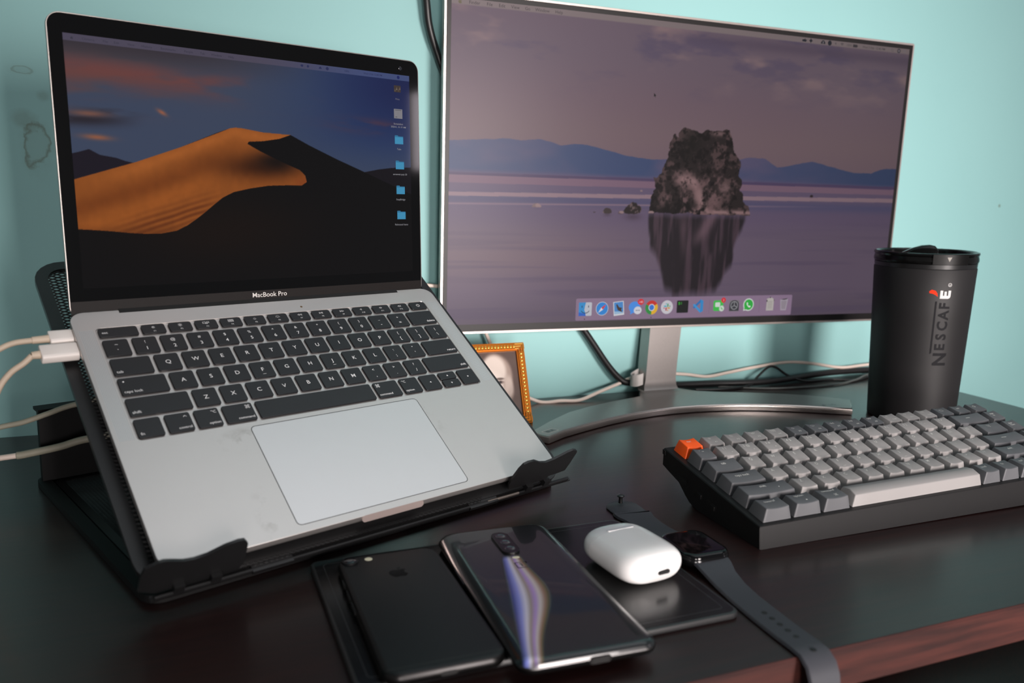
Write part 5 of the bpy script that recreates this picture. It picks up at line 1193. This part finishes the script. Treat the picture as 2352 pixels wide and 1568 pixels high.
dn = [(0, -19, 5.6, 13.4), (-.4, -23, 5.0, 12.8), (-2, -32, 3.0, 11.2), (-4.2, -46, 1.6, 10.4), (-6.0, -62, 1.0, 10.2), (-7.4, -80, 1.0, 10.2), (-8.4, -100, 1.0, 10.2), (-8.8, -116, 1.2, 10.2), (-8.9, -123, .8, 10.2), (-9.0, -128.5, -2.4, 10.2), (-9.0, -131.5, -8, 10.2), (-9.0, -133, -16, 10.2), (-9.0, -133.5, -24, 9.4), (-9, -133.6, -28, 6)]
sl = strap(dn, 'strap_lower')
for i in range(7):
    y = -81 - i * 6.8; x = -7.2 - (i * .22)
    q = MB(); q.lathe([(1.75, 2.2), (1.75, 2.52)], x, y, 14)
    q.build('strap_hole', M['strap_hole'], sl)

# ------------------------------------------------------------------ cables
def cable(name, pts, r, mk, label, sub=8, parent=None):
    q = MB(); q.tube(smoothpath(pts, sub), r, 10); o = q.build(name, M[mk], parent, None, 60)
    if label: tag(o, label, 'cable')
    return o
def plug_cable(yc, ln, wd_, th, relief, pts, label, mk):
    root = empty('usb_cable', mat4=frame4(lap(0, yc, -5.6), R_LAP)); tag(root, label, 'cable')
    q = MB(); q.loft([[(x, y, z) for y, z in rr(wd_ - 2 * i, th - 2 * i, 2.6, 5)] for x, i in ((-.15, .3), (-.6, 0), (-ln + .5, 0), (-ln, .4))]); q.build('plug', M['white_plastic'], root, None, 40)
    q = MB(); q.tube([(-ln + .2, 0, 0), (-ln - relief, 0, -.1)], [2.9, 2.5], 12); q.build('strain_relief', M['cable_white'], root, None, 40)
    inv = frame4(lap(0, yc, -5.6), R_LAP).inverted()
    loc_ = [Vector((-ln - relief + .4, 0, -.1))] + [(inv @ (Vector(p) * S)) / S for p in pts]
    q = MB(); q.tube(smoothpath(loc_, 8), 2.0, 10); q.build('cord', M[mk], root, None, 60)
    return root
plug_cable(198.4, 14.5, 12.0, 6.4, 10, [(-101, 612, 130.4), (-110, 610, 126.5), (-124, 606, 118), (-150, 596, 96), (-185, 590, 50), (-214, 592, 10), (-240, 595, 3), (-300, 600, 3)], 'white usb cable with the shorter plug, in the port nearest the hinge', 'cable_white')
plug_cable(184.2, 22.4, 13.4, 7.4, 5, [(-94, 600, 119), (-102, 599, 113), (-109, 598, 103), (-115, 597, 86), (-124, 597, 50), (-142, 600, 14), (-165, 604, 4), (-190, 607, 3), (-260, 610, 3)], 'white usb cable with the longer plug, nearer the palm rest', 'cable_white')
cable('cable', [(-330, 660, 2.2), (-220, 676, 20), (-160, 688, 47), (-127, 690, 54), (-112, 690, 56.6), (-95, 690, 62), (-78, 690, 67.5), (-40, 702, 72), (0, 735, 76), (40, 772, 70), (62, 800, 36), (76, 822, 6), (100, 834, 2.4)], 2.1, 'cable_grey', 'grimy white cable crossing high behind the laptop stand, above the thicker one')
c4 = empty('cable', (-117, 690, 31)); tag(c4, 'thicker white cable with grey sleeve, lower one behind the laptop stand', 'cable')
sh_ = lambda P: [(x + 117, y - 690, z - 31) for x, y, z in P]
q = MB(); q.tube(smoothpath(sh_([(-340, 655, 2.4), (-230, 672, 12), (-170, 684, 25), (-140, 688, 29.4), (-117, 690, 31)]), 8), 2.2, 10); q.build('cord', M['cable_pink'], c4, None, 60)
q = MB(); q.tube(smoothpath(sh_([(-118, 690, 31), (-114, 690, 31.2), (-104, 690, 32.7), (-88, 690, 35.4), (-70, 690, 39.7), (-40, 694, 40), (-10, 700, 24), (14, 706, 9.5)]), 8), [2.3] + [2.9] * 56, 10); q.build('sleeve', M['cable_grey'], c4, None, 60)
cable('cable', [(236, 850, 620), (240, 849, 500), (247, 848, 430), (251, 850, 405), (260, 852, 380), (275, 853, 345), (320, 853, 250), (390, 852, 150), (446, 850, 80), (477, 848, 39), (494, 846, 21), (505, 845, 15.5), (530, 848, 12), (565, 849, 8), (592, 850, 6.5), (640, 846, 6), (690, 838, 6), (740, 841, 6), (800, 851, 7), (850, 853, 8), (900, 852, 8), (945, 852, 7), (990, 852, 6)], 4.0, 'cable_black', 'thick black power cable hanging behind the monitor and along the wall')
cable('cable', [(150, 846, 118), (215, 848, 132), (252, 848, 138), (300, 850, 120), (345, 846, 30), (380, 838, 3), (410, 832, 2.4), (432, 829, 2.4), (462, 838, 8), (490, 845, 14), (508, 846, 20), (540, 850, 24), (590, 850, 20), (625, 850, 15), (660, 852, 18), (700, 854, 22), (755, 855, 26), (800, 855, 22), (850, 854, 14), (890, 854, 15), (930, 854, 16), (990, 853, 12)], 2.1, 'cable_pink', 'pinkish white cable running through the clip on the monitor neck')
cable('cable', [(600, 838, 2), (640, 830, 2), (680, 834, 3.5), (700, 843, 12), (722, 850, 22), (735, 850, 21), (752, 846, 10), (775, 838, 2.6), (820, 838, 2.2), (850, 826, 2), (880, 835, 2), (920, 846, 2), (980, 846, 2)], 1.6, 'cable_black', 'thin black cable looping up beside the thick one under the monitor')
cable('cable', [(640, 846, 1.6), (690, 822, 1.6), (740, 812, 1.6), (800, 812, 1.6), (850, 824, 3), (880, 834, 6), (920, 838, 6), (985, 836, 3)], 1.3, 'cable_dark', 'thin dark grey cable lying on the desk left of the travel mug')
